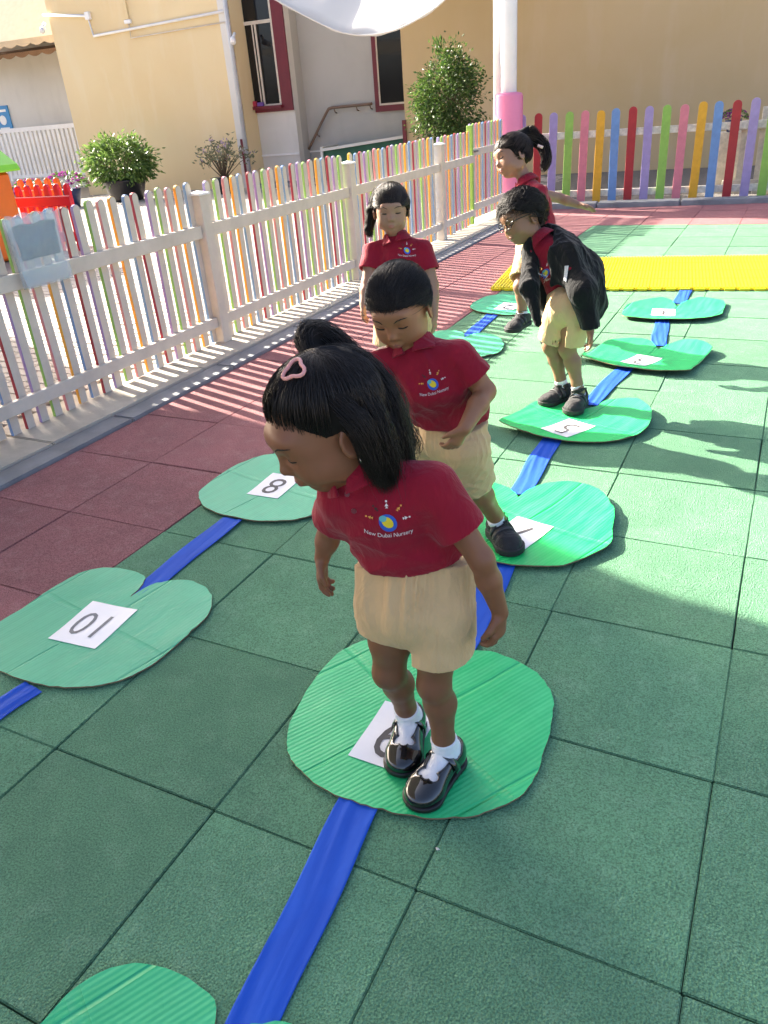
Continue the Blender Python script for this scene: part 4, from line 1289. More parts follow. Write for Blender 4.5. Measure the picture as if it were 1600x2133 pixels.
M_WTXT = plain('white embroidery', (0.72, 0.66, 0.66), 0.8)
M_LY = plain('yellow embroidery', (0.70, 0.55, 0.03), 0.8)
M_LB = plain('blue embroidery', (0.03, 0.10, 0.50), 0.8)
M_LT = plain('teal embroidery', (0.12, 0.42, 0.45), 0.8)
M_LO = plain('orange embroidery', (0.75, 0.35, 0.08), 0.8)
M_BLKT = plain('dark embroidery', (0.03, 0.03, 0.03), 0.8)

def seedsin(seed, n=5, lo=18, hi=60):
    r = np.random.RandomState(seed)
    W_ = r.normal(size=(n, 3)); W_ /= np.linalg.norm(W_, axis=1, keepdims=True); W_ *= r.uniform(lo, hi, (n, 1)); ph = r.uniform(0, 6.28, n)
    a = 1.0 / (np.linalg.norm(W_, axis=1) / lo)
    def fn(x, y, z):
        return sum(a[i] * np.sin(W_[i, 0] * x + W_[i, 1] * y + W_[i, 2] * z + ph[i]) for i in range(n))
    return fn

def folds(seed, n=5, lo=30, hi=95, axis=None, stretch=.35):
    """ridged cloth folds; axis = direction the folds run along"""
    r = np.random.RandomState(seed)
    W_ = r.normal(size=(n, 3)); W_ /= np.linalg.norm(W_, axis=1, keepdims=True)
    if axis is not None:
        a_ = np.asarray(unit(axis), float)
        W_ = W_ - np.outer(W_ @ a_, a_) * (1 - stretch); W_ /= np.linalg.norm(W_, axis=1, keepdims=True)
    W_ *= r.uniform(lo, hi, (n, 1)); ph = r.uniform(0, 6.28, n); am = (lo / np.linalg.norm(W_, axis=1)) ** .7
    Q = r.normal(size=(n, 3)) * lo * .45; pq = r.uniform(0, 6.28, n)
    def fn(x, y, z):
        t = 0
        for i in range(n):
            w1 = np.sin(W_[i, 0] * x + W_[i, 1] * y + W_[i, 2] * z + ph[i] + 1.3 * np.sin(Q[i, 0] * x + Q[i, 1] * y + Q[i, 2] * z + pq[i]))
            m1 = .5 + .5 * np.sin(Q[i, 2] * x + Q[i, 0] * y + Q[i, 1] * z + pq[i] * 2)
            t = t + am[i] * m1 * ((1 - np.abs(w1)) ** 2 - .33)
        return t
    return fn
class Kid:
    def __init__(self, key, J, label, skin, hs=1.0, h=0.004):
        self.J = {k: V3(v) for k, v in J.items()}
        self.h = h; self.hs = hs
        a = (self.J['ankL'] + self.J['ankR']) / 2
        self.base = np.array([a[0], a[1], 0.0])
        self.root = tag(empty('person', tuple(map(float, self.base))), label, 'child')
        self.skin = skin
        U, F = unit(self.J['U']), unit(self.J['F'])
        self.U, self.F = U, F; self.L = np.cross(U, F)
        self.sc = np.linalg.norm(self.J['hipL'] - self.J['kneeL']) / 0.205
    def hd(self, f, l, u):
        return self.J['head'] + self.hs * (f * self.F + l * self.L + u * self.U)
    def out(self, name, v, f, mat, parent=None, smooth=True):
        me = np_mesh(name, np.asarray(v) - self.base, f)
        o = obj(name, me, mat, self.root if parent is None else parent)
        return o
    def tube(self, name, pts, r, mat, parent, n=8):
        m = MB(); m.tube([tuple(np.asarray(p, float) - self.base) for p in pts], r, n)
        return m.build(name, mat, parent, True)
    # ------------------------------------------------------------ body
    def hand(self, fd, W, d, n, side, curl, s=1.0):
        """W wrist, d hand direction, n where the palm faces, side = +1/-1 thumb along +-(d x n)"""
        d = unit(d); n = unit(V3(n) - d * float(V3(n) @ d)); t = np.cross(d, n) * side
        fd.econe(W + d * .008 * s, W + d * .046 * s, (.0175 * s, .0125 * s), (.024 * s, .0125 * s), t, .008)
        for i, (o, ln) in enumerate(((.0195, .040), (.0065, .045), (-.0065, .042), (-.0185, .034))):
            p = W + d * (.050 - abs(i - 1.2) * .003) * s + t * o * s
            ang = 0.25 * curl
            rr = (.0072, .0066, .0058)
            for q in range(3):
                a2 = ang + curl * (0.55 + .12 * i) * (q)
                dirn = d * math.cos(a2) + n * math.sin(a2)
                e = p + dirn * ln * s * (.44, .32, .26)[q]
                fd.cone(p, e, rr[q] * s, rr[min(q + 1, 2)] * s, .0025)
                p = e
        p = W + d * .012 * s + t * .017 * s
        e = p + (d * .75 + t * .55 + n * .25) * .026 * s
        fd.cone(p, e, .0095 * s, .0078 * s, .008)
        e2 = e + unit(d * .9 + t * .05 + n * (.25 + .3 * curl)) * .021 * s
        fd.cone(e, e2, .0076 * s, .006 * s, .003)
    def body(self, hands, arm=1.0, leg=1.0, chin=1.0):
        J, h = self.J, self.h
        pts = np.array([J[k] for k in J if k not in ('U', 'F')])
        fd = Field(pts.min(0) - .16, pts.max(0) + .17, h)
        s = self.sc
        lat = unit(J['shL'] - J['shR'])
        # trunk (under the clothes)
        fd.econe(J['pel'], J['waist'], (.080, .060), (.076, .058), lat)
        fd.econe(J['waist'], J['chest'], (.076, .058), (.078, .056), lat)
        fd.cone(J['chest'], J['shL'] * .72 + J['shR'] * .28, .042, .034); fd.cone(J['chest'], J['shR'] * .72 + J['shL'] * .28, .042, .034)
        nb = J['neck']
        hb = self.hd(-.022, 0, -.055)
        fd.cone(J['chest'] * .3 + nb * .7, nb, .048, .041, .02); fd.cone(nb, hb, .039, .040, .02)
        for sd in 'LR':
            sh, el, wr = J['sh' + sd], J['el' + sd], J['wr' + sd]
            m1 = sh * .55 + el * .45; m2 = el * .62 + wr * .38
            fd.chain([sh, m1, el], [.036 * arm, .0325 * arm, .0265 * arm], .015)
            fd.chain([el, m2, wr], [.0265 * arm, .0265 * arm, .0185 * arm], .012)
            hip, kn, an = J['hip' + sd], J['knee' + sd], J['ank' + sd]
            fwd = unit(np.cross(lat, V3((0, 0, 1)))) * -1
            m1 = hip * .5 + kn * .5; cf = kn * .68 + an * .32 - self.fwd * .009
            fd.chain([hip, m1, kn], [.058 * leg, .052 * leg, .040 * leg], .02)
            fd.chain([kn, cf, an * .8 + kn * .2, an], [.0385 * leg, .040 * leg, .027 * leg, .026 * leg], .015)
            fd.ell(kn + self.fwd * .012 + V3((0, 0, .004)), np.eye(3), (.029 * leg, .029 * leg, .031 * leg), .02)
            fd.cone(an, an - V3((0, 0, .03)), .026, .027, .01)
            if sd in hands:
                d, n, side, curl, hsz = hands[sd]
                self.hand(fd, wr, V3(d), V3(n), side, curl, hsz)
        self.head_sdf(fd)
        v, f = fd.net(2)
        self.body_o = self.out('body', v, f, self.skin)
        return self.body_o
    def head_sdf(self, fd):
        s = self.hs; A = np.stack([self.F, self.L, self.U]); H = self.hd
        E = lambda c, r, k=.012, op='u', Ax=None: fd.ell(H(*c), A if Ax is None else Ax, np.array(r) * s, k * s, op)
        E((-.012, 0, .022), (.094, .077, .083), .02)
        E((.028, 0, -.035), (.056, .060, .066), .03)
        E((.052, 0, -.010), (.036, .054, .050), .03)
        E((.046, 0, -.082), (.026, .026, .020), .025)
        for q in (-1, 1):
            E((.056, q * .034, -.046), (.025, .025, .024), .02)
            E((.01, q * .052, -.055), (.035, .012, .03), .02)
            E((.097, q * .031, -.004), (.017, .017, .0115), .012, 's')
            E((.0715, q * .031, -.0045), (.0150, .0155, .0145), .003)
            E((.0895, q * .0095, -.0375), (.0075, .0065, .006), .006)
            # ear
            Ae = np.stack([unit(self.F * .96 + self.L * q * -.28), unit(self.L * q + self.F * -.28), self.U])
            E((-.008, q * .079, -.018), (.019, .0065, .030), .006, 'u', Ae)
            E((-.004, q * .087, -.016), (.011, .006, .019), .004, 's', Ae)
        E((.079, 0, .026), (.016, .045, .018), .025)
        fd.cone(H(.083, 0, .002), H(.096, 0, -.028), .0065 * s, .0088 * s, .010 * s)
        E((.098, 0, -.031), (.0085, .0095, .0080), .006)
        E((.0815, 0, -.060), (.012, .020, .011), .008)
        E((.084, 0, -.0595), (.007, .016, .0045), .004)
        E((.082, 0, -.0675), (.0075, .014, .0050), .004)
        fd.cone(H(.0935, -.016, -.0637), H(.0935, .016, -.0637), .0016 * s, .0016 * s, .002, 's')
    def face(self, lipcol, lid=-0.36, lash=1.0):
        H = self.hd; bo = self.body_o
        ml = plain('lip ' + self.root.name, lipcol, 0.4)
        bv = BVHTree.FromObject(bo, bpy.context.evaluated_depsgraph_get())
        def snap(p, off=.0006):
            q = Vector(p - self.base)
            o_, n_, *_ = bv.find_nearest(q)
            return np.array(o_ + n_ * off) + self.base if o_ is not None else p
        for q in (-1, 1):
            pts = []
            for a in np.linspace(-1.05, 1.05, 9):
                u = -.0045 + .0150 * math.sin(lid) - .0025 * (1 - abs(a)) * 0 + .003 * (abs(a) - .5) * 0.6
                pts.append(snap(H(.0715 + .0152 * math.cos(a) * math.cos(lid), q * (.031 + .0158 * math.sin(a)), u), .0004))
            self.tube('eyelash', pts, [lash * x for x in (.0005, .0012, .0016, .0017, .0017, .0017, .0016, .0013, .0006)], M_LASH, bo, 6)
            pts = [snap(H(.088 - .010 * abs(a - .2), q * (.031 + .019 * a), .0175 + .0045 * (1 - (a - .1) ** 2)), .0005) for a in np.linspace(-.95, 1.1, 8)]
            self.tube('eyebrow', pts, [.0006, .0014, .0017, .0018, .0017, .0015, .0011, .0004], M_LASH, bo, 6)
        for u, rr, wd in ((-.0605, .0026, .017), (-.0668, .0032, .0145)):
            pts = [snap(H(.090 - .010 * abs(a) ** 2, a * wd, u + (.0018 * math.cos(a * 4) if u > -.063 else .0018 * a * a)), -.0010) for a in np.linspace(-1, 1, 9)]
            self.tube('lip', pts, [rr * x for x in (.25, .6, .85, 1, 1, 1, .85, .6, .25)], ml, bo, 8)
    # ------------------------------------------------------------ clothes
    def shirt(self, chest_r, hem_r, hem_pt, sleeve=0.5, sl_r=.050, seed=1, mat=None, amp=.0035, name='shirt', hemn=None):
        J = self.J; h = self.h
        lat = unit(J['shL'] - J['shR']); self.lat = lat
        pts = np.array([J[k] for k in ('shL', 'shR', 'elL', 'elR', 'neck', 'chest', 'waist', 'pel')])
        fd = Field(pts.min(0) - .14, pts.max(0) + .12, h)
        hp = V3(hem_pt)
        fd.econe(hp, J['waist'], hem_r, ((hem_r[0] + chest_r[0]) / 2, (hem_r[1] + chest_r[1]) / 2), lat, .03)
        fd.econe(J['waist'], J['chest'], ((hem_r[0] + chest_r[0]) / 2, (hem_r[1] + chest_r[1]) / 2), chest_r, lat, .03)
        top = J['chest'] * .35 + (J['shL'] + J['shR']) * .325
        fd.econe(J['chest'], top, chest_r, (chest_r[0] * .92, chest_r[1] * .72), lat, .03)
        fd.cone(J['neck'] * .72 + J['chest'] * .28, J['neck'], .058, .050, .03)
        ws = folds(seed, 5, 22, 60, hp - J['neck'] + lat * .12, .45)
        # hem cut on the trunk only, then the sleeves as open tubes
        ax = unit(J['waist'] - hp) if hemn is None else unit(hemn)
        fd.wrinkle(lambda x, y, z: -ws(x, y, z) * amp)
        fd.cut(hp, -ax)
        for sd in 'LR':
            sh, el = J['sh' + sd], J['el' + sd]
            e = sh + (el - sh) * sleeve; dn = unit(el - sh)
            fs = fd.like()
            fs.cone(J['neck'] * .8 + J['chest'] * .2, sh, .046, .044, .02)
            fs.cone(sh, e + dn * .03, .047, sl_r, .022)
            fs.wrinkle(lambda x, y, z: -ws(x + .05, y, z) * amp * .6)
            fs.cut(e, dn)
            fs.cone(e - dn * .008, e + dn * .03, sl_r - .013, sl_r - .010, .004, 's')
            fd.join(fs, .022)
        nk = J['neck']; na = unit(self.hd(-.02, 0, -.055) - nk)
        fd.cut(nk + na * .012, na)
        v, f = fd.net(1)
        self.shirt_o = self.out(name, v, f, mat or M_SHIRT)
        # collar
        fc = Field(nk - .12, nk + .12, h * .62)
        fc.cone(nk - na * .026, nk + na * .034, .082, .051, .001)
        fc.cone(nk - na * .034, nk + na * .045, .076, .0455, .001, 's')
        fc.cut(nk + na * .028, na); fc.cut(nk - na * .022, -na)
        fr = unit(self.fwd)
        L_ = np.cross(na, fr)
        def wedge(x, y, z):
            dx, dy, dz = x - nk[0], y - nk[1], z - nk[2]
            a = dx * fr[0] + dy * fr[1] + dz * fr[2]; b = np.abs(dx * L_[0] + dy * L_[1] + dz * L_[2]); c = dx * na[0] + dy * na[1] + dz * na[2]
            return np.maximum(b - (.010 + .30 * (c + .02)), -a + .01)
        fc.put(wedge, nk - .1, nk + .1, .001, 's')
        v, f = fc.net(1)
        if len(f):
            self.out('collar', v, f, mat or M_SHIRT, self.shirt_o)
        return self.shirt_o
    def shorts(self, waist_r, leg_r, end=0.62, flare=1.18, endR=None, seed=2, gather=.004, ngat=30, crotch=.045):
        J = self.J; h = self.h
        lat = unit(J['hipL'] - J['hipR'])
        pts = np.array([J[k] for k in ('hipL', 'hipR', 'kneeL', 'kneeR', 'pel', 'waist')])
        fd = Field(pts.min(0) - .15, pts.max(0) + .12, h)
        pe, wa = J['pel'], J['waist']
        mid = (J['hipL'] + J['hipR']) / 2
        ax = unit(wa - mid)
        topc = pe + ax * .035
        fd.econe(mid + ax * .015, topc, (waist_r[0] * .97, waist_r[1] * 1.0), waist_r, lat, .03)
        dp = np.cross(ax, lat)
        def gath(x, y, z):
            dx, dy, dz = x - mid[0], y - mid[1], z - mid[2]
            a = np.arctan2(dx * dp[0] + dy * dp[1] + dz * dp[2], dx * lat[0] + dy * lat[1] + dz * lat[2])
            t = dx * ax[0] + dy * ax[1] + dz * ax[2]
            w_ = np.clip((t + .085) / .11, 0, 1) ** 1.3
            return gather * w_ * ((np.abs(np.sin(a * ngat * .5 + 2.4 * np.sin(a * 2 + 1) + 1.2 * np.sin(a * 5))) - .5) * 1.1 * (.6 + .4 * np.sin(a * 3.0)) + np.sin(a * ngat * .23 + 1.0) * .6)
        ws = folds(seed, 6, 28, 80, lat + ax * .5, .5)
        for sd in 'LR':
            hip, kn = J['hip' + sd], J['knee' + sd]
            e = hip + (kn - hip) * (endR if endR and sd == 'R' else end); dn = unit(kn - hip)
            fl = fd.like()
            q = 1 if sd == 'L' else -1
            fl.econe(hip + lat * .006 * q, e + dn * .04 + lat * .004 * q, (leg_r, leg_r * 1.08), (leg_r * flare, leg_r * flare * 1.06), lat, .02)
            fl.wrinkle(lambda x, y, z: -ws(x + .1 * q, y, z) * .0050)
            # keep each leg on its own side below the crotch
            cr = mid - ax * crotch
            def side(x, y, z, q=q):
                dx, dy, dz = x - cr[0], y - cr[1], z - cr[2]
                t = -(dx * ax[0] + dy * ax[1] + dz * ax[2])
                return -(dx * lat[0] + dy * lat[1] + dz * lat[2]) * q + np.clip(.30 * t, -.03, .010)
            fl.put(side, fl.lo, fl.lo + fl.n * fl.h, .001, 'i')
            fl.cut(e, unit(dn * 1.0 + lat * .10 * q))
            fl.cone(e - dn * .016, e + dn * .03, leg_r * flare - .009, leg_r * flare - .006, .004, 's')
            fd.join(fl, .014)
        fd.wrinkle(gath)
        fd.cut(topc, ax)
        v, f = fd.net(1)
        return self.out('shorts', v, f, M_SHORT)
    # ------------------------------------------------------------ feet
    def foot_frame(self, sd, floor):
        an, to = self.J['ank' + sd], self.J['toe' + sd]
        if floor is None:
            d = unit(to - (an - V3((0, 0, .055)))); up_ = V3((0, 0, 1)); up_ = unit(up_ - d * float(up_ @ d))
            o = an - up_ * .068
        else:
            d = to - an; d[2] = 0; d = unit(d); up_ = V3((0, 0, 1))
            o = V3((an[0], an[1], floor))
        return o, d, np.cross(up_, d), up_
    def shoe(self, sd, floor, kind, s=1.0):
        o, d, l, u = self.foot_frame(sd, floor)
        h = min(self.h, .0035)
        P = lambda a, b, c: o + s * (a * d + b * l + c * u)
        A = np.stack([d, l, u])
        def foot(fd, g, k=.014):
            fd.ell(P(-.016, 0, .034), A, np.array((.036 + g, .029 + g, .036 + g)) * s, k)
            fd.econe(P(-.01, 0, .036), P(.075, 0, .025), ((.026 + g) * s, (.030 + g) * s), ((.034 + g) * s, (.021 + g) * s), l, k)
            fd.ell(P(.085, 0, .020), A, np.array((.040 + g, .036 + g, .021 + g)) * s, k)
        def sole(fd, z1, g):
            a, b = P(-.018, 0, z1 / 2), P(.088, 0, z1 / 2)
            def fn(x, y, z):
                dx, dy, dz = x - o[0], y - o[1], z - o[2]
                q1 = (dx * d[0] + dy * d[1] + dz * d[2]) / s; q2 = (dx * l[0] + dy * l[1] + dz * l[2]) / s; q3 = (dx * u[0] + dy * u[1] + dz * u[2]) / s
                t = np.clip((q1 + .018) / .104, 0, 1)
                r = np.sqrt((q1 + .018 - t * .104) ** 2 + q2 ** 2) - (.031 + .009 * t + g - .004 * np.sin(t * 3.14))
                return np.maximum(r, np.maximum(-q3, q3 - z1)) * s
            fd.put(fn, np.minimum(a, b) - .06, np.maximum(a, b) + .06, .001)
        lo = np.minimum(P(-.08, 0, 0), P(.15, 0, 0)) - .06; hi = np.maximum(P(-.08, 0, 0), P(.15, 0, 0)) + .13
        an = self.J['ank' + sd]; kn = self.J['knee' + sd]; sh = unit(kn - an)
        fu = Field(lo, hi, h)
        # sock
        fk = Field(lo, hi, h)
        foot(fk, -.001)
        top = an + sh * (.034 if kind == 'strap' else .03)
        fk.cone(P(-.004, 0, .04), top + sh * .02, .030, .0305, .015)
        ws = seedsin(5, 3, 120, 200)
        fk.wrinkle(lambda x, y, z: np.sin(((x - top[0]) * sh[0] + (y - top[1]) * sh[1] + (z - top[2]) * sh[2]) * 420) * .0006)
        fk.cut(top, sh); fk.cut(P(0, 0, .010), -u)
        v, f = fk.net(1); self.out('sock', v, f, M_SOCK)
        if kind == 'strap':
            foot(fu, .0045)
            fu.ell(P(.028, 0, .076), A, np.array((.046, .0235, .046)) * s, .006, 's')
            fu.cone(P(-.006, 0, .055), P(-.006, 0, .15), .0285 * s, .032 * s, .004, 's')
            fu.cut(P(-.02, 0, .062), unit(u * 1.0 - d * .18))
            for q in (-1, 0, 1):
                fu.ell(P(.068 + (.004 if q == 0 else 0), q * .014, .046), A, np.array((.010, .0085, .014)) * s, .003, 's')
            fu.cut(P(0, 0, .008), -u)
            v, f = fu.net(1); so = self.out('shoe', v, f, M_PATENT)
            pts = [P(.012 + .006 * math.sin(a), .0365 * math.cos(a), .030 + .0335 * math.sin(a)) for a in np.linspace(-.15, math.pi + .15, 15)]
            m = MB()
            vs = []
            for i, p in enumerate(pts):
                nn = unit(p - P(.012, 0, .03))
                for wd_, t in ((-.0075, 0), (.0075, 0), (.0075, .0028), (-.0075, .0028)):
                    vs.append(tuple(np.asarray(p + d * wd_ * s + nn * t, float) - self.base))
            m.add(vs, [(i * 4 + k, i * 4 + (k + 1) % 4, i * 4 + 4 + (k + 1) % 4, i * 4 + 4 + k) for i in range(14) for k in range(4)] + [(3, 2, 1, 0), (56, 57, 58, 59)])
            m.build('strap', M_PATENT, so, True)
            fs = Field(lo, hi, h); sole(fs, .013, .005); v, f = fs.net(1); self.out('sole', v, f, M_SOLEA, so)
        else:
            foot(fu, .006)
            fu.cone(P(-.006, 0, .05), an + sh * .012, .036 * s, .035 * s, .014)
            fu.cone(an - sh * .006, an + sh * .06, .031 * s, .031 * s, .003, 's')
            fu.cut(an + sh * .010, unit(sh - d * .25)); fu.cut(P(0, 0, .012), -u)
            ws = seedsin(9, 5, 60, 160)
            fu.wrinkle(lambda x, y, z: ws(x, y, z) * .0012)
            v, f = fu.net(1); so = self.out('shoe', v, f, M_SNEAK)
            for c0, hz in ((.022, .066), (.046, .054)):
                pts = [P(c0, (.040) * math.cos(a), .020 + (hz - .014) * math.sin(a)) for a in np.linspace(.12, math.pi - .12, 11)]
                m = MB(); vs = []
                for i, p in enumerate(pts):
                    nn = unit(p - P(c0, 0, .02))
                    for wd_, t in ((-.0085, -.003), (.0085, -.003), (.0085, .0025), (-.0085, .0025)):
                        vs.append(tuple(np.asarray(p + d * wd_ * s + nn * t, float) - self.base))
                m.add(vs, [(i * 4 + k, i * 4 + (k + 1) % 4, i * 4 + 4 + (k + 1) % 4, i * 4 + 4 + k) for i in range(10) for k in range(4)] + [(3, 2, 1, 0), (40, 41, 42, 43)])
                m.build('strap', M_STRAP, so, True)
            fs = Field(lo, hi, h); sole(fs, .022, .009); v, f = fs.net(1); self.out('sole', v, f, M_SOLE, so)
    # ------------------------------------------------------------ hair
    def cap(self, line, thick=.011, tails=(), extra=(), lump=.002, seed=3, shift=(0, 0, 0)):
        """hair base: cranium shell above the hairline; line = [(f, u)] pairs"""
        s = self.hs; A = np.stack([self.F, self.L, self.U])
        P0 = [self.hd(0, 0, 0)] + [p for t in tails for p in t[0]]
        fd = Field(np.min(P0, 0) - .15 * s, np.max(P0, 0) + .15 * s, max(self.h * .9, .0032))
        fd.ell(self.hd(-.012 + shift[0], shift[1], .022 + shift[2]), A, np.array((.094 + thick, .077 + thick, .083 + thick)) * s, .01)
        for c, r in extra:
            fd.ell(self.hd(*c), A, np.array(r) * s, .02 * s)
        c = self.J['head']; F, U, L = self.F, self.U, self.L
        lf = np.array([q[0] for q in line]); lu = np.array([q[1] for q in line])
        def cutf(x, y, z):
            dx, dy, dz = x - c[0], y - c[1], z - c[2]
            f = (dx * F[0] + dy * F[1] + dz * F[2]) / s; u = (dx * U[0] + dy * U[1] + dz * U[2]) / s
            return ((np.interp(f, lf, lu) - u) * s * .75).astype(np.float32)
        fd.put(cutf, fd.lo, fd.lo + fd.n * fd.h, .001, 'i')
        for ps, rs in tails:
            fd.chain(ps, rs, .02)
        ws = seedsin(seed, 6, 50, 160)
        fd.wrinkle(lambda x, y, z: ws(x, y, z) * lump)
        return fd.net(1)
    def scalp(self, rs_, count, region, target, length, off=(.012, .016), K=9, r=.0011, jit=.25, lift=0.0, root=1.0):
        """strands that follow the skull from random roots towards a target direction"""
        s = self.hs
        out = []
        Rr = np.array((.094, .077, .083)); cc = np.array((-.012, 0, .022))
        while len(out) < count:
            v = rs_.normal(size=3); v /= np.linalg.norm(v)
            p = v * Rr + cc
            if not region(*p):
                continue
            tg = np.array(target(p, rs_), float); tg = tg / np.linalg.norm(tg)
            tg = tg + rs_.normal(size=3) * jit * .3
            L_ = length * rs_.uniform(.7, 1.15)
            path = []
            q = v.copy()
            # walk on the sphere towards target
            ang = math.acos(max(-1, min(1, float(q @ tg / np.linalg.norm(tg)))))
            tot = min(1.0, L_ / (0.088 * max(ang, .05)))
            o0 = rs_.uniform(*off)
            for i in range(K):
                t = i / (K - 1)
                w_ = q * (1 - tot * t) + tg / np.linalg.norm(tg) * (tot * t)
                w_ = w_ / np.linalg.norm(w_)
                pt = w_ * (Rr + o0 * min(1.0, root + t * 2.6) + lift * t) + cc
                path.append(self.hd(*pt))
            out.append(path)
        return strands(np.array(out), r * s)
    def logo(self, c, a, b, size, text='New Dubai Nursery'):
        """embroidered crest laid on the shirt; c centre, a right, b up (world)"""
        bv = BVHTree.FromObject(self.shirt_o, bpy.context.evaluated_depsgraph_get())
        a = unit(a); b = unit(V3(b) - a * float(V3(b) @ a)); n = np.cross(a, b)
        c = V3(c)
        def lay(name, V, Fc, mat, off=.0012):
            vs = []
            for x, y in V:
                p = c + a * x * size + b * y * size
                q = Vector(p + n * .12 - self.base)
                hit, nn, *_ = bv.ray_cast(q, Vector(-n), .3)
                vs.append(tuple(hit + nn * off) if hit is not None else tuple(p - self.base))
            m = MB(); m.add(vs, Fc); return m.build(name, mat, self.shirt_o)
        def disc(cx, cy, rx, ry, rot=0, k=16, rings=3):
            V, Fc = [(cx, cy)], []
            for r in range(1, rings + 1):
                for i in range(k):
                    t = i * 2 * math.pi / k; x, y = rx * r / rings * math.cos(t), ry * r / rings * math.sin(t)
                    V.append((cx + x * math.cos(rot) - y * math.sin(rot), cy + x * math.sin(rot) + y * math.cos(rot)))
            for i in range(k):
                Fc.append((0, 1 + i, 1 + (i + 1) % k))
                for r in range(rings - 1):
                    o_ = 1 + r * k
                    Fc.append((o_ + i, o_ + k + i, o_ + k + (i + 1) % k, o_ + (i + 1) % k))
            return V, Fc
        lay('crest_globe', *disc(.0, .03, .20, .235, .5), M_LB)
        lay('crest_land', *disc(-.01, .05, .16, .115, -.9), M_LY, .0018)
        lay('crest_land', *disc(-.11, .15, .085, .075, .4), M_LT, .0019)
        m_ = [M_LO, M_BLKT, M_WTXT, M_LO, M_WTXT]
        for i, t in enumerate((165, 128, 92, 52, 12)):
            t = rad(t); cx, cy = .40 * math.cos(t), .06 + .40 * math.sin(t)
            ux, uy = math.cos(t), math.sin(t); px_, py_ = -uy, ux
            V = [(cx + ux * .07, cy + uy * .07), (cx + px_ * .045, cy + py_ * .045), (cx - px_ * .045, cy - py_ * .045), (cx - ux * .05 + px_ * .035, cy - uy * .05 + py_ * .035), (cx - ux * .05 - px_ * .035, cy - uy * .05 - py_ * .035), (cx, cy),
                 (cx + ux * .11 - .02, cy + uy * .11 - .02), (cx + ux * .11 + .02, cy + uy * .11 - .02), (cx + ux * .11 + .02, cy + uy * .11 + .02), (cx + ux * .11 - .02, cy + uy * .11 + .02)]
            lay('crest_figure', V, [(0, 1, 5), (0, 5, 2), (5, 3, 4), (6, 7, 8, 9)], m_[i], .0016)
        tv, tf = text_mesh(text, .155)
        lay('crest_lettering', [(x * .88, y - .30 + .22 * x * x) for x, y, z in tv], tf, M_WTXT, .0014)
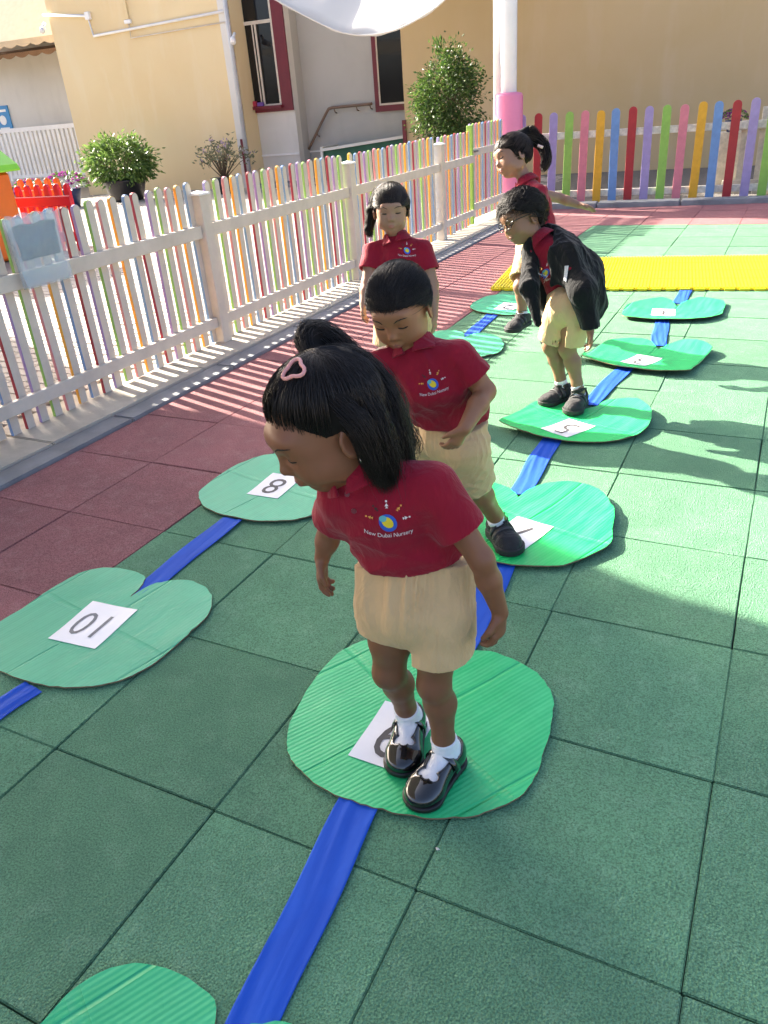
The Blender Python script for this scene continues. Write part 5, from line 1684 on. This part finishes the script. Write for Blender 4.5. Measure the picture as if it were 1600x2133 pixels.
KJ = {
 'A': {'ankL': (0.4449, 0.2987, 0.075), 'toeL': (0.4236, 0.178, 0.02), 'kneeL': (0.4313, 0.2876, 0.27), 'hipL': (0.4453, 0.3003, 0.46), 'ankR': (0.3216, 0.3694, 0.075), 'toeR': (0.3515, 0.2584, 0.02), 'kneeR': (0.3243, 0.2883, 0.27), 'hipR': (0.3419, 0.2894, 0.46), 'pel': (0.3915, 0.316, 0.52), 'waist': (0.3726, 0.3359, 0.585), 'chest': (0.3689, 0.2715, 0.7), 'neck': (0.3299, 0.2385, 0.79), 'head': (0.28, 0.2111, 0.8829), 'shL': (0.4604, 0.2647, 0.755), 'elL': (0.5491, 0.2699, 0.62), 'wrL': (0.5764, 0.2955, 0.49), 'shR': (0.2925, 0.2281, 0.7297), 'elR': (0.2172, 0.284, 0.6128), 'wrR': (0.1961, 0.2727, 0.5491), 'U': (-0.2696, -0.2544, 0.9288), 'F': (-0.5673, -0.7374, -0.3667)},
 'B': {'ankL': (0.2232, 1.3388, 0.08), 'toeL': (0.2995, 1.2512, 0.02), 'kneeL': (0.1764, 1.2151, 0.27), 'hipL': (0.2004, 1.0905, 0.46), 'ankR': (-0.1673, 1.575, 0.1), 'toeR': (-0.2401, 1.5926, 0.05), 'kneeR': (-0.005, 1.3083, 0.29), 'hipR': (0.082, 1.1522, 0.46), 'pel': (0.1507, 1.1307, 0.5), 'waist': (0.1475, 1.1064, 0.57), 'chest': (0.1219, 1.0348, 0.68), 'neck': (0.0837, 1.0233, 0.775), 'head': (0.0563, 1.0075, 0.8878), 'shL': (0.2115, 1.0329, 0.7491), 'elL': (0.2824, 1.0514, 0.6527), 'wrL': (0.276, 0.901, 0.6014), 'shR': (0.0104, 0.9798, 0.745), 'elR': (-0.0538, 1.0538, 0.6), 'wrR': (-0.0496, 1.0596, 0.49), 'U': (-0.056, -0.3675, 0.9283), 'F': (0.0942, -0.9276, -0.3615)},
 'C': {'ankL': (-0.6027, 2.3914, 0.075), 'toeL': (-0.5923, 2.3378, 0.02), 'kneeL': (-0.5832, 2.4456, 0.28), 'hipL': (-0.5585, 2.4522, 0.49), 'ankR': (-0.7209, 2.3608, 0.075), 'toeR': (-0.7187, 2.3036, 0.02), 'kneeR': (-0.6934, 2.3817, 0.28), 'hipR': (-0.67, 2.3886, 0.49), 'pel': (-0.6306, 2.4754, 0.55), 'waist': (-0.6861, 2.5905, 0.5913), 'chest': (-0.6941, 2.5844, 0.6948), 'neck': (-0.7091, 2.5888, 0.8004), 'head': (-0.7227, 2.5855, 0.9346), 'shL': (-0.5881, 2.6203, 0.7447), 'elL': (-0.5284, 2.5856, 0.5916), 'wrL': (-0.4988, 2.5177, 0.4531), 'shR': (-0.8171, 2.5546, 0.7552), 'elR': (-0.8199, 2.468, 0.6146), 'wrR': (-0.8116, 2.396, 0.5307), 'U': (0.0274, -0.0261, 0.9993), 'F': (0.4179, -0.9078, -0.0352)},
 'D': {'ankL': (0.1796, 2.6688, 0.085), 'toeL': (0.172, 2.5051, 0.03), 'kneeL': (0.1087, 2.6893, 0.28), 'hipL': (0.1533, 2.687, 0.46), 'ankR': (0.0822, 2.7304, 0.085), 'toeR': (0.013, 2.6219, 0.03), 'kneeR': (0.0218, 2.7195, 0.28), 'hipR': (0.0626, 2.7177, 0.46), 'pel': (0.0938, 2.7862, 0.4964), 'waist': (0.0643, 2.804, 0.552), 'chest': (0.015, 2.7874, 0.6535), 'neck': (-0.0624, 2.7851, 0.7612), 'head': (-0.1482, 2.7839, 0.857), 'shL': (0.0922, 2.712, 0.7155), 'elL': (0.1847, 2.6242, 0.5731), 'wrL': (0.2322, 2.596, 0.3992), 'shR': (-0.1143, 2.8659, 0.6858), 'elR': (-0.0895, 2.7908, 0.5397), 'wrR': (-0.0059, 2.822, 0.4317), 'U': (-0.3568, 0.0625, 0.9321), 'F': (-0.5923, -0.7867, -0.174)},
 'E': {'ankL': (-0.3626, 3.5067, 0.2217), 'toeL': (-0.4052, 3.3676, 0.1575), 'kneeL': (-0.37, 3.4966, 0.3818), 'hipL': (-0.367, 3.6391, 0.5507), 'ankR': (-0.2187, 3.7779, 0.0737), 'toeR': (-0.2646, 3.624, 0.0305), 'kneeR': (-0.2779, 3.8413, 0.2736), 'hipR': (-0.3649, 3.791, 0.5232), 'pel': (-0.3529, 3.7645, 0.5963), 'waist': (-0.3656, 3.8029, 0.6711), 'chest': (-0.3989, 3.8297, 0.7875), 'neck': (-0.4617, 3.8686, 0.9077), 'head': (-0.5455, 3.8816, 1.0463), 'shR': (-0.4762, 3.949, 0.8408), 'elR': (-0.3145, 4.0819, 0.7886), 'wrR': (-0.1956, 4.0933, 0.744), 'shL': (-0.3533, 3.7661, 0.8544), 'elL': (-0.2962, 3.6344, 0.7349), 'wrL': (-0.3188, 3.5007, 0.6407), 'U': (-0.3049, 0.2045, 0.9302), 'F': (-0.6692, -0.7409, -0.0565)},
}
GU = {
 'A': {'back': [(0.2733, 0.2691, 0.9848), (0.3143, 0.2866, 0.9558), (0.3528, 0.2867, 0.9004), (0.377, 0.2771, 0.8417), (0.3981, 0.2724, 0.7939)], 'mid': [(0.2681, 0.2274, 0.9843), (0.3297, 0.2165, 0.9539), (0.3712, 0.2149, 0.8931), (0.3876, 0.2151, 0.8363), (0.3954, 0.2112, 0.7803)], 'near': [(0.2798, 0.1803, 0.9705), (0.335, 0.1678, 0.9433), (0.374, 0.1747, 0.8986), (0.3872, 0.1821, 0.8459), (0.3948, 0.1852, 0.8017)], 'wisp': [(0.3528, 0.2867, 0.9004), (0.3846, 0.3049, 0.8597), (0.3999, 0.3146, 0.8195), (0.3935, 0.2974, 0.7969)], 'tuft': [(0.2535, 0.2428, 0.9802), (0.2258, 0.2625, 1.0161), (0.2291, 0.2933, 1.0216), (0.2671, 0.3079, 0.9905), (0.3169, 0.2972, 0.9391)], 'logo': [(0.3898, 0.2144, 0.7055)], 'button': [(0.3397, 0.1766, 0.7304)]},
 'B': {'logo': [(0.1728, 0.9441, 0.7006)]},
 'C': {'side': [(-0.7948, 2.6157, 1.0062), (-0.8293, 2.5986, 0.9237), (-0.8426, 2.5698, 0.8455), (-0.8302, 2.5614, 0.8204)], 'logo': [(-0.6266, 2.5294, 0.7564)]},
 'D': {'flare': [(-0.0116, 2.8152, 0.6806), (0.1067, 2.8545, 0.5977), (0.2017, 2.7952, 0.4576)], 'logo': [(0.0058, 2.6734, 0.6436)], 'flap': [(-0.0999, 2.7838, 0.7074), (-0.0639, 2.6388, 0.5848), (-0.0, 2.5695, 0.4346)], 'fill': [(-0.0124, 2.8095, 0.7571), (0.1224, 2.7822, 0.6344), (0.2095, 2.7492, 0.5022)], 'pocket': [(0.0826, 2.5907, 0.6513)]},
 'E': {'pony': [(-0.4912, 3.9846, 1.1255), (-0.4347, 4.0093, 1.116), (-0.3859, 4.0036, 1.063), (-0.3711, 3.9767, 1.0055), (-0.3791, 3.9476, 0.9646)], 'bun': [(-0.4903, 3.9998, 1.1499)], 'clip': [(-0.4115, 3.9304, 1.0925)]},
}

RS = np.random.RandomState
ZV = V3((0, 0, 1))
def auto_fwd(k, ov=None):
    if ov is not None:
        k.fwd = unit(ov); return
    l = k.J['shL'] - k.J['shR']; k.fwd = unit((l[1], -l[0], 0))
CAMR, CAMU = np.array((0.896, 0.439, -0.073)), np.array((-0.149, 0.452, 0.879))

# ---------------------------------------------------------------- nearest girl
SK_A = skin_mat('deep brown skin', (0.200, 0.088, 0.044), (0.235, 0.085, 0.045))
k = Kid('A', KJ['A'], 'nearest girl, black hair with a pink clip, crimson polo, shiny black strap shoes', SK_A, 1.06, 0.0032)
auto_fwd(k, (-.12, -.99, 0))
dnA = V3((-.05, .02, -1))
k.body({'L': (V3((-.06, -.04, -1)), V3((-1, .1, 0)), -1, 1.05, 1.0), 'R': (V3((-.05, -.12, -1)), V3((1, .3, -.1)), 1, .75, 0.95)}, arm=.88, leg=.87)
k.face((0.22, 0.075, 0.06))
k.shirt((.102, .084), (.124, .106), k.J['waist'] * .22 + k.J['pel'] * .78 + V3((0, 0, .070)), sleeve=.60, sl_r=.049, seed=4, amp=.0058, hemn=(.02, -.26, .96))
k.shorts((.127, .104), .072, end=.53, flare=1.06, seed=6, gather=.0095, ngat=26, crotch=.012, endR=.26)
k.shoe('L', .010, 'strap', 1.08); k.shoe('R', .010, 'strap', 1.08)
HM = hair_mat('black hair', (0.010, 0.0075, 0.0065), 0.30)
rs_ = RS(2)
G = {n: [V3(p) for p in q] for n, q in GU['A'].items()}
v, f = k.cap([(-.2, -.10), (-.06, -.09), (-.038, -.055), (-.030, .002), (.0, .008), (.022, .006), (.046, .036), (.080, .054), (.2, .058)], .0060,
             tails=[(G['back'], [.020, .030, .034, .026, .009]), (G['mid'], [.016, .022, .024, .019, .007]), (G['near'], [.010, .014, .015, .012, .004]), (G['tuft'], [.008, .012, .015, .018, .018])], lump=.0012, shift=(-.010, 0, .004))
k_h = k.out('hair', v, f, M_HBASE)
parts = []
def regA(f, l, u):
    return u > random.triangular(-.012, .016, .004) + np.interp(f, [-.1, -.038, -.030, .0, .022, .046, .08], [-.05, -.05, .006, .012, .010, .030, .046])
parts.append(k.scalp(rs_, 5200, regA, lambda p, r: (-.28, .06, .95), .17, (.0085, .0165), 10, .00055, .20, 0.0, .10))
for nm, rad_, cnt in (('back', [.026, .043, .049, .040, .022], 1700), ('mid', [.022, .033, .036, .030, .018], 1500), ('near', [.014, .022, .024, .021, .012], 1000), ('wisp', [.012, .012, .012, .010], 70), ('tuft', [.010, .018, .023, .027, .030], 1000)):
    parts.append(strands(guided(rs_, G[nm], rad_, cnt, 12, .010 if nm == 'wisp' else .0030), .00055))
for nm, ct in (('back', 60), ('mid', 60), ('tuft', 14)):
    parts.append(strands(guided(rs_, G[nm], [.012, .030, .045, .050, .045], ct, 12, .010), .0004))
v, f = merge(parts)
k.out('hair_strands', v, f, HM, k_h)
# pink outline hair clip on the crown
M_CLIP = plain('pink enamel clip', (0.72, 0.33, 0.30), 0.35)
cp = []
for t in np.linspace(0, 2 * math.pi, 25):
    x, y = math.cos(t), math.sin(t)
    rr = .0175 + .0040 * math.cos(3 * t + .6)
    fx, lx = rr * x * 1.0, rr * y * .85
    p3 = np.array((.005 + fx, .032 + lx, 0.0))
    e_ = 1 - ((p3[0] + .012) / .107) ** 2 - (p3[1] / .090) ** 2
    cp.append(k.hd(p3[0], p3[1], .022 + .097 * math.sqrt(max(e_, .02)) + .0085))
k.tube('hair_clip', cp, .0034, M_CLIP, k_h, 8)
k.tube('earring', [k.hd(-.006, .0855, -.048), k.hd(-.006, .0875, -.052), k.hd(-.006, .086, -.056)], .0026, plain('pale metal', (.7, .66, .55), .25, Metallic=.8), k.body_o)
k.logo(G['logo'][0], CAMR * .98 + CAMU * .06 , CAMU * .8 + V3((0, -.25, .2)), .078)
k.tube('button', [G['button'][0] + V3((0, .012, 0)), G['button'][0] + V3((0, .010, 0))], .0001, M_SHIRT, k.shirt_o)
bv = BVHTree.FromObject(k.shirt_o, bpy.context.evaluated_depsgraph_get())
for dz, dx in ((0.0, 0.0), (.035, -.012)):
    c_, n_, *_ = bv.find_nearest(Vector(G['button'][0] + V3((dx, 0, dz)) - k.base))
    m = MB(); m.tube([tuple(c_ - n_ * .001), tuple(c_ + n_ * .0018)], .0052, 14); m.build('button', plain('dark button', (.16, .03, .045), .3), k.shirt_o, False)

# ---------------------------------------------------------------- smiling boy behind her
SK_B = skin_mat('brown skin', (0.265, 0.125, 0.060), (0.31, 0.125, 0.064))
k = Kid('B', KJ['B'], 'smiling boy with short black hair and crimson polo, just behind the nearest girl', SK_B, 0.99, 0.004)
auto_fwd(k)
k.body({'L': (V3((-.5, -.25, -.85)), V3((-.7, .5, .3)), -1, 1.1, 1.0), 'R': (V3((0, -.1, -1)), V3((1, .2, 0)), 1, .8, 1.0)}, arm=1.04, leg=1.0)
k.face((0.24, 0.085, 0.065), -.36, 1.3)
k.shirt((.112, .088), (.116, .096), k.J['waist'] * .4 + k.J['pel'] * .6 + V3((0, 0, .028)), sleeve=.62, sl_r=.055, seed=8, amp=.0058, hemn=(.05, -.26, .96))
k.shorts((.110, .090), .068, end=.86, flare=1.08, seed=9, gather=.005, ngat=24, crotch=.03)
k.shoe('L', .016, 'trainer', 1.05); k.shoe('R', .008, 'trainer', 1.05)
v, f = k.cap([(-.2, -.055), (-.07, -.055), (-.03, -.02), (0.0, .004), (.02, .018), (.05, .034), (.08, .040), (.2, .040)], .005, lump=.0008, seed=7)
HM = hair_mat('soft black hair', (0.012, 0.010, 0.009), .42)
k_h = k.out('hair', v, f, M_HBASE)
rs_ = RS(4)
reg = lambda f, l, u: u > np.interp(f, [-.1, -.03, .0, .03, .06], [-.05, -.015, .01, .035, .05])
parts = [k.scalp(rs_, 5200, reg, lambda p, r: (1.0, p[1] * 4, .36), .055, (.0065, .0125), 7, .00065, .4, .003),
         k.scalp(rs_, 900, lambda f, l, u: u < .03 and f < .0 and u > np.interp(f, [-.1, -.03, 0], [-.06, -.03, 0]), lambda p, r: (.1, p[1] * 10, -1), .02, (.004, .006), 5, .0006, .3)]
v, f = merge(parts); k.out('hair_strands', v, f, HM, k_h)
k.logo(GU['B']['logo'][0], CAMR * .95 + CAMU * .22, CAMU, .070)

# ---------------------------------------------------------------- girl standing by the fence
SK_C = skin_mat('fair skin', (0.31, 0.175, 0.115), (0.36, 0.165, 0.115))
k = Kid('C', KJ['C'], 'girl in crimson polo with straight fringe and side ponytail standing beside the fence', SK_C, 1.0, 0.0048)
auto_fwd(k)
k.body({'L': (V3((.02, -.1, -1)), V3((-1, 0, 0)), -1, .7, 1.0), 'R': (V3((0, -.15, -1)), V3((1, .1, 0)), 1, .7, 1.0)}, arm=1.08, leg=1.05)
k.face((0.38, 0.13, 0.11), -.2, 1.7)
k.shirt((.118, .088), (.122, .098), k.J['waist'] * .2 + k.J['pel'] * .8, sleeve=.62, sl_r=.058, seed=12, amp=.0058)
k.shorts((.114, .092), .070, end=.7, flare=1.05, seed=13)
k.shoe('L', .012, 'trainer', 1.05); k.shoe('R', .012, 'trainer', 1.05)
G = {n: [V3(p) for p in q] for n, q in GU['C'].items()}
HM = hair_mat('dark brown hair', (0.020, 0.013, 0.009), .36)
v, f = k.cap([(-.2, -.10), (-.05, -.09), (-.02, -.05), (.0, -.012), (.03, .004), (.06, .022), (.2, .024)], .008, tails=[(G['side'], [.03, .026, .018, .008])], lump=.0015, seed=9)
k_h = k.out('hair', v, f, M_HBASE)
rs_ = RS(6)
parts = [k.scalp(rs_, 1900, lambda f, l, u: f > .0 and u > .02, lambda p, r: (1.0, p[1] * 9, .08), .085, (.009, .0145), 8, .0008, .2),
         k.scalp(rs_, 1400, lambda f, l, u: f < .02 and u > -.04, lambda p, r: (-.4, -.9, -.45), .12, (.009, .0145), 8, .0008, .2),
         strands(guided(rs_, G['side'], [.034, .030, .022, .012], 260, 9, .001), .0011)]
v, f = merge(parts); k.out('hair_strands', v, f, HM, k_h)
k.logo(G['logo'][0], CAMR, CAMU, .075)

# ---------------------------------------------------------------- boy in black jacket
SK_D = skin_mat('tan skin', (0.26, 0.138, 0.075), (0.29, 0.138, 0.08))
k = Kid('D', KJ['D'], 'boy in open black hooded jacket and glasses bending forward on a lily pad', SK_D, 1.02, 0.0048)
auto_fwd(k, (-.62, -.78, 0))
k.body({'L': (V3((.05, -.1, -1)), V3((-.6, -.4, 0)), -1, .7, 1.0), 'R': (V3((.1, -.3, -1)), V3((.8, -.3, 0)), 1, .7, 1.0)}, leg=.95)
k.face((0.30, 0.11, 0.085), -.3, 1.6)
k.shirt((.100, .085), (.105, .092), k.J['pel'] * .8 + k.J['waist'] * .2, sleeve=.5, sl_r=.05, seed=15)
k.shorts((.108, .098), .064, end=.84, flare=1.10, seed=16, gather=.003)
k.shoe('L', .012, 'trainer', 1.06); k.shoe('R', .012, 'trainer', 1.06)
G = {n: [V3(p) for p in q] for n, q in GU['D'].items()}
J = k.J
pts = np.array([J[q] for q in ('shL', 'shR', 'elL', 'elR', 'wrL', 'wrR', 'neck', 'pel')] + G['flare'])
fd = Field(pts.min(0) - .15, pts.max(0) + .14, .0048)
lat = unit(J['shL'] - J['shR'])
fd.econe(J['pel'] - V3((0, 0, .03)), J['chest'], (.150, .130), (.134, .115), lat, .03)
fd.econe(J['chest'], J['neck'] - V3((0, 0, .03)), (.125, .105), (.09, .075), lat, .03)
fd.chain(G['flare'], [.09, .10, .055], .06)
fd.chain(G['fill'], [.07, .085, .055], .05)
for sd in 'LR':
    fd.chain([J['sh' + sd], J['el' + sd], J['wr' + sd] * .95 + J['el' + sd] * .05], [.060, .056, .046], .05)
nb = J['neck'] - k.F * .055 - V3((0, 0, .01))
fd.ell(nb, np.stack([k.fwd, lat, ZV]), (.055, .085, .045), .03)
fd.ell(J['neck'] + V3((0, 0, .025)), np.eye(3), (.052, .052, .06), .01, 's')
ax = unit(J['neck'] - J['pel'])
fo = J['chest'] + k.fwd * .135 - ax * .03
fd.ell(fo, np.stack([k.fwd, lat, ax]), (.125, .060, .235), .02, 's')
fo2 = J['pel'] + k.fwd * .10 - ax * .08 + lat * .01
fd.ell(fo2, np.stack([k.fwd, lat, ax]), (.125, .085, .16), .02, 's')
for sd in 'LR':
    e = J['wr' + sd] * .95 + J['el' + sd] * .05; dn = unit(J['wr' + sd] - J['el' + sd])
    fd.put(lambda x, y, z: np.minimum((x - e[0]) * dn[0] + (y - e[1]) * dn[1] + (z - e[2]) * dn[2], .09 - np.sqrt((x - e[0]) ** 2 + (y - e[1]) ** 2 + (z - e[2]) ** 2)), e - .09, e + .09, .001, 'i')
    fd.cone(e - dn * .02, e + dn * .03, .032, .034, .004, 's')
fd.chain(G['flap'], [.045, .042, .018], .03)
ws = seedsin(21, 7, 18, 60)
wj = folds(31, 6, 24, 70, J['neck'] - J['pel'], .5)
fd.wrinkle(lambda x, y, z: ws(x, y, z) * .003 - wj(x, y, z) * .009)
v, f = fd.net(1)
jk = k.out('jacket', v, f, M_JACK)
bv = BVHTree.FromObject(jk, bpy.context.evaluated_depsgraph_get())
c_, n_, *_ = bv.find_nearest(Vector(G['pocket'][0] - k.base))
m = MB(); tt = n_.cross(Vector((0, 0, 1))).normalized(); u_ = tt.cross(n_)
m.add([tuple(c_ + tt * a + u_ * b + n_ * c2) for c2 in (.001, .004) for a, b in ((-.011, -.035), (.006, -.032), (.014, .03), (-.008, .034))], [(0, 3, 2, 1), (4, 5, 6, 7), (0, 1, 5, 4), (1, 2, 6, 5), (2, 3, 7, 6), (3, 0, 4, 7)])
m.build('lining_edge', M_JLIN, jk)
v, f = k.cap([(-.2, -.065), (-.07, -.06), (-.03, -.02), (.0, .004), (.03, .022), (.06, .045), (.2, .05)], .009, extra=[((.05, 0, .085), (.05, .05, .025)), ((-.03, 0, .10), (.05, .055, .022))], lump=.0025, seed=17)
HM = hair_mat('tousled dark hair', (0.013, 0.010, 0.008), .38)
k_h = k.out('hair', v, f, M_HBASE)
rs_ = RS(8)
reg = lambda f, l, u: u > np.interp(f, [-.1, -.03, .0, .03, .06], [-.05, -.015, .01, .035, .05])
parts = [k.scalp(rs_, 3400, reg, lambda p, r: (1.0 + r.normal() * .4, p[1] * 6 + r.normal() * .5, .5 + r.normal() * .4), .058, (.011, .024), 7, .0009, .55, .012)]
v, f = merge(parts); k.out('hair_strands', v, f, HM, k_h)
gl = empty('glasses', tuple(map(float, k.base))); gl.parent = k.root; gl.location = (0, 0, 0)
m_gl = plain('dark spectacle frame', (.012, .012, .014), .3)
for q in (-1, 1):
    k.tube('lens_rim', [k.hd(.1005 - .010 * abs(math.cos(t)) * .3, q * (.032 + .0215 * math.cos(t)), -.006 + .018 * math.sin(t)) for t in np.linspace(0, 6.283, 17)], .0018, m_gl, gl, 6)
    k.tube('temple', [k.hd(.097, q * .054, -.001), k.hd(.06, q * .070, .002), k.hd(-.005, q * .083, .002), k.hd(-.018, q * .082, -.014)], .0018, m_gl, gl, 6)
k.tube('bridge', [k.hd(.101, -.011, -.003), k.hd(.104, 0, -.001), k.hd(.101, .011, -.003)], .0018, m_gl, gl, 6)
k.logo(G['logo'][0], CAMR * .9 - CAMU * .1, CAMU, .07)

# ---------------------------------------------------------------- girl with the bun, hopping at the back
SK_E = skin_mat('light skin', (0.29, 0.160, 0.100), (0.33, 0.155, 0.10))
k = Kid('E', KJ['E'], 'girl with bun and ponytail hopping behind the black jacketed boy, one arm stretched back', SK_E, 1.10, 0.005)
auto_fwd(k, (-.80, -.58, 0))
k.body({'R': (unit(k.J['wrR'] - k.J['elR']) + V3((0, 0, .08)), V3((.2, -.5, -1)), -1, .28, 1.15), 'L': (V3((0, -.3, -1)), V3((1, 0, 0)), -1, .6, 1.0)}, arm=1.05, leg=.98)
k.face((0.36, 0.13, 0.11), -.2, 1.7)
k.shirt((.108, .094), (.114, .100), k.J['pel'] * .9 + k.J['waist'] * .1, sleeve=.52, sl_r=.057, seed=18)
k.shorts((.112, .104), .068, end=.80, flare=1.06, seed=19)
k.shoe('L', None, 'trainer', 1.1); k.shoe('R', .006, 'trainer', 1.1)
G = {n: [V3(p) for p in q] for n, q in GU['E'].items()}
HM = hair_mat('brown black hair', (0.022, 0.014, 0.010), .36)
v, f = k.cap([(-.2, -.085), (-.06, -.075), (-.02, -.03), (.0, -.02), (.02, -.015), (.05, .02), (.08, .030), (.2, .030)], .008, tails=[([k.hd(-.05, 0, .085), G['bun'][0], G['pony'][1]], [.035, .034, .026]), (G['pony'], [.022, .030, .028, .020, .008])], lump=.002, seed=23)
k_h = k.out('hair', v, f, M_HBASE)
rs_ = RS(10)
parts = [k.scalp(rs_, 1100, lambda f, l, u: f > .02 and u > .03, lambda p, r: (1.0, p[1] * 8, .18), .07, (.009, .0150), 8, .0009, .15),
         k.scalp(rs_, 1600, lambda f, l, u: f < .03 and u > -.04, lambda p, r: (-.75, 0, .75), .13, (.009, .0150), 8, .0009, .15),
         strands(guided(rs_, [k.hd(-.06, 0, .10)] + G['pony'][1:], [.030, .038, .036, .030, .018], 320, 9, .004), .0013),
         strands(guided(rs_, [G['bun'][0] + V3((0, 0, -.02)), G['bun'][0], G['bun'][0] + V3((.03, 0, .015)), G['pony'][2]], [.03, .032, .03, .02], 200, 9, .006), .0013)]
v, f = merge(parts); k.out('hair_strands', v, f, HM, k_h)
k.tube('hair_clip', [G['clip'][0], G['clip'][0] + V3((.03, .005, -.012))], .008, plain('pearly clip', (.7, .5, .45), .25), k_h)
k.tube('sock_band', [k.J['ankL'] + V3((.0305 * math.cos(t), .0305 * math.sin(t), .026)) for t in np.linspace(0, 6.283, 17)], .0022, M_SOLE, k.root, 5)
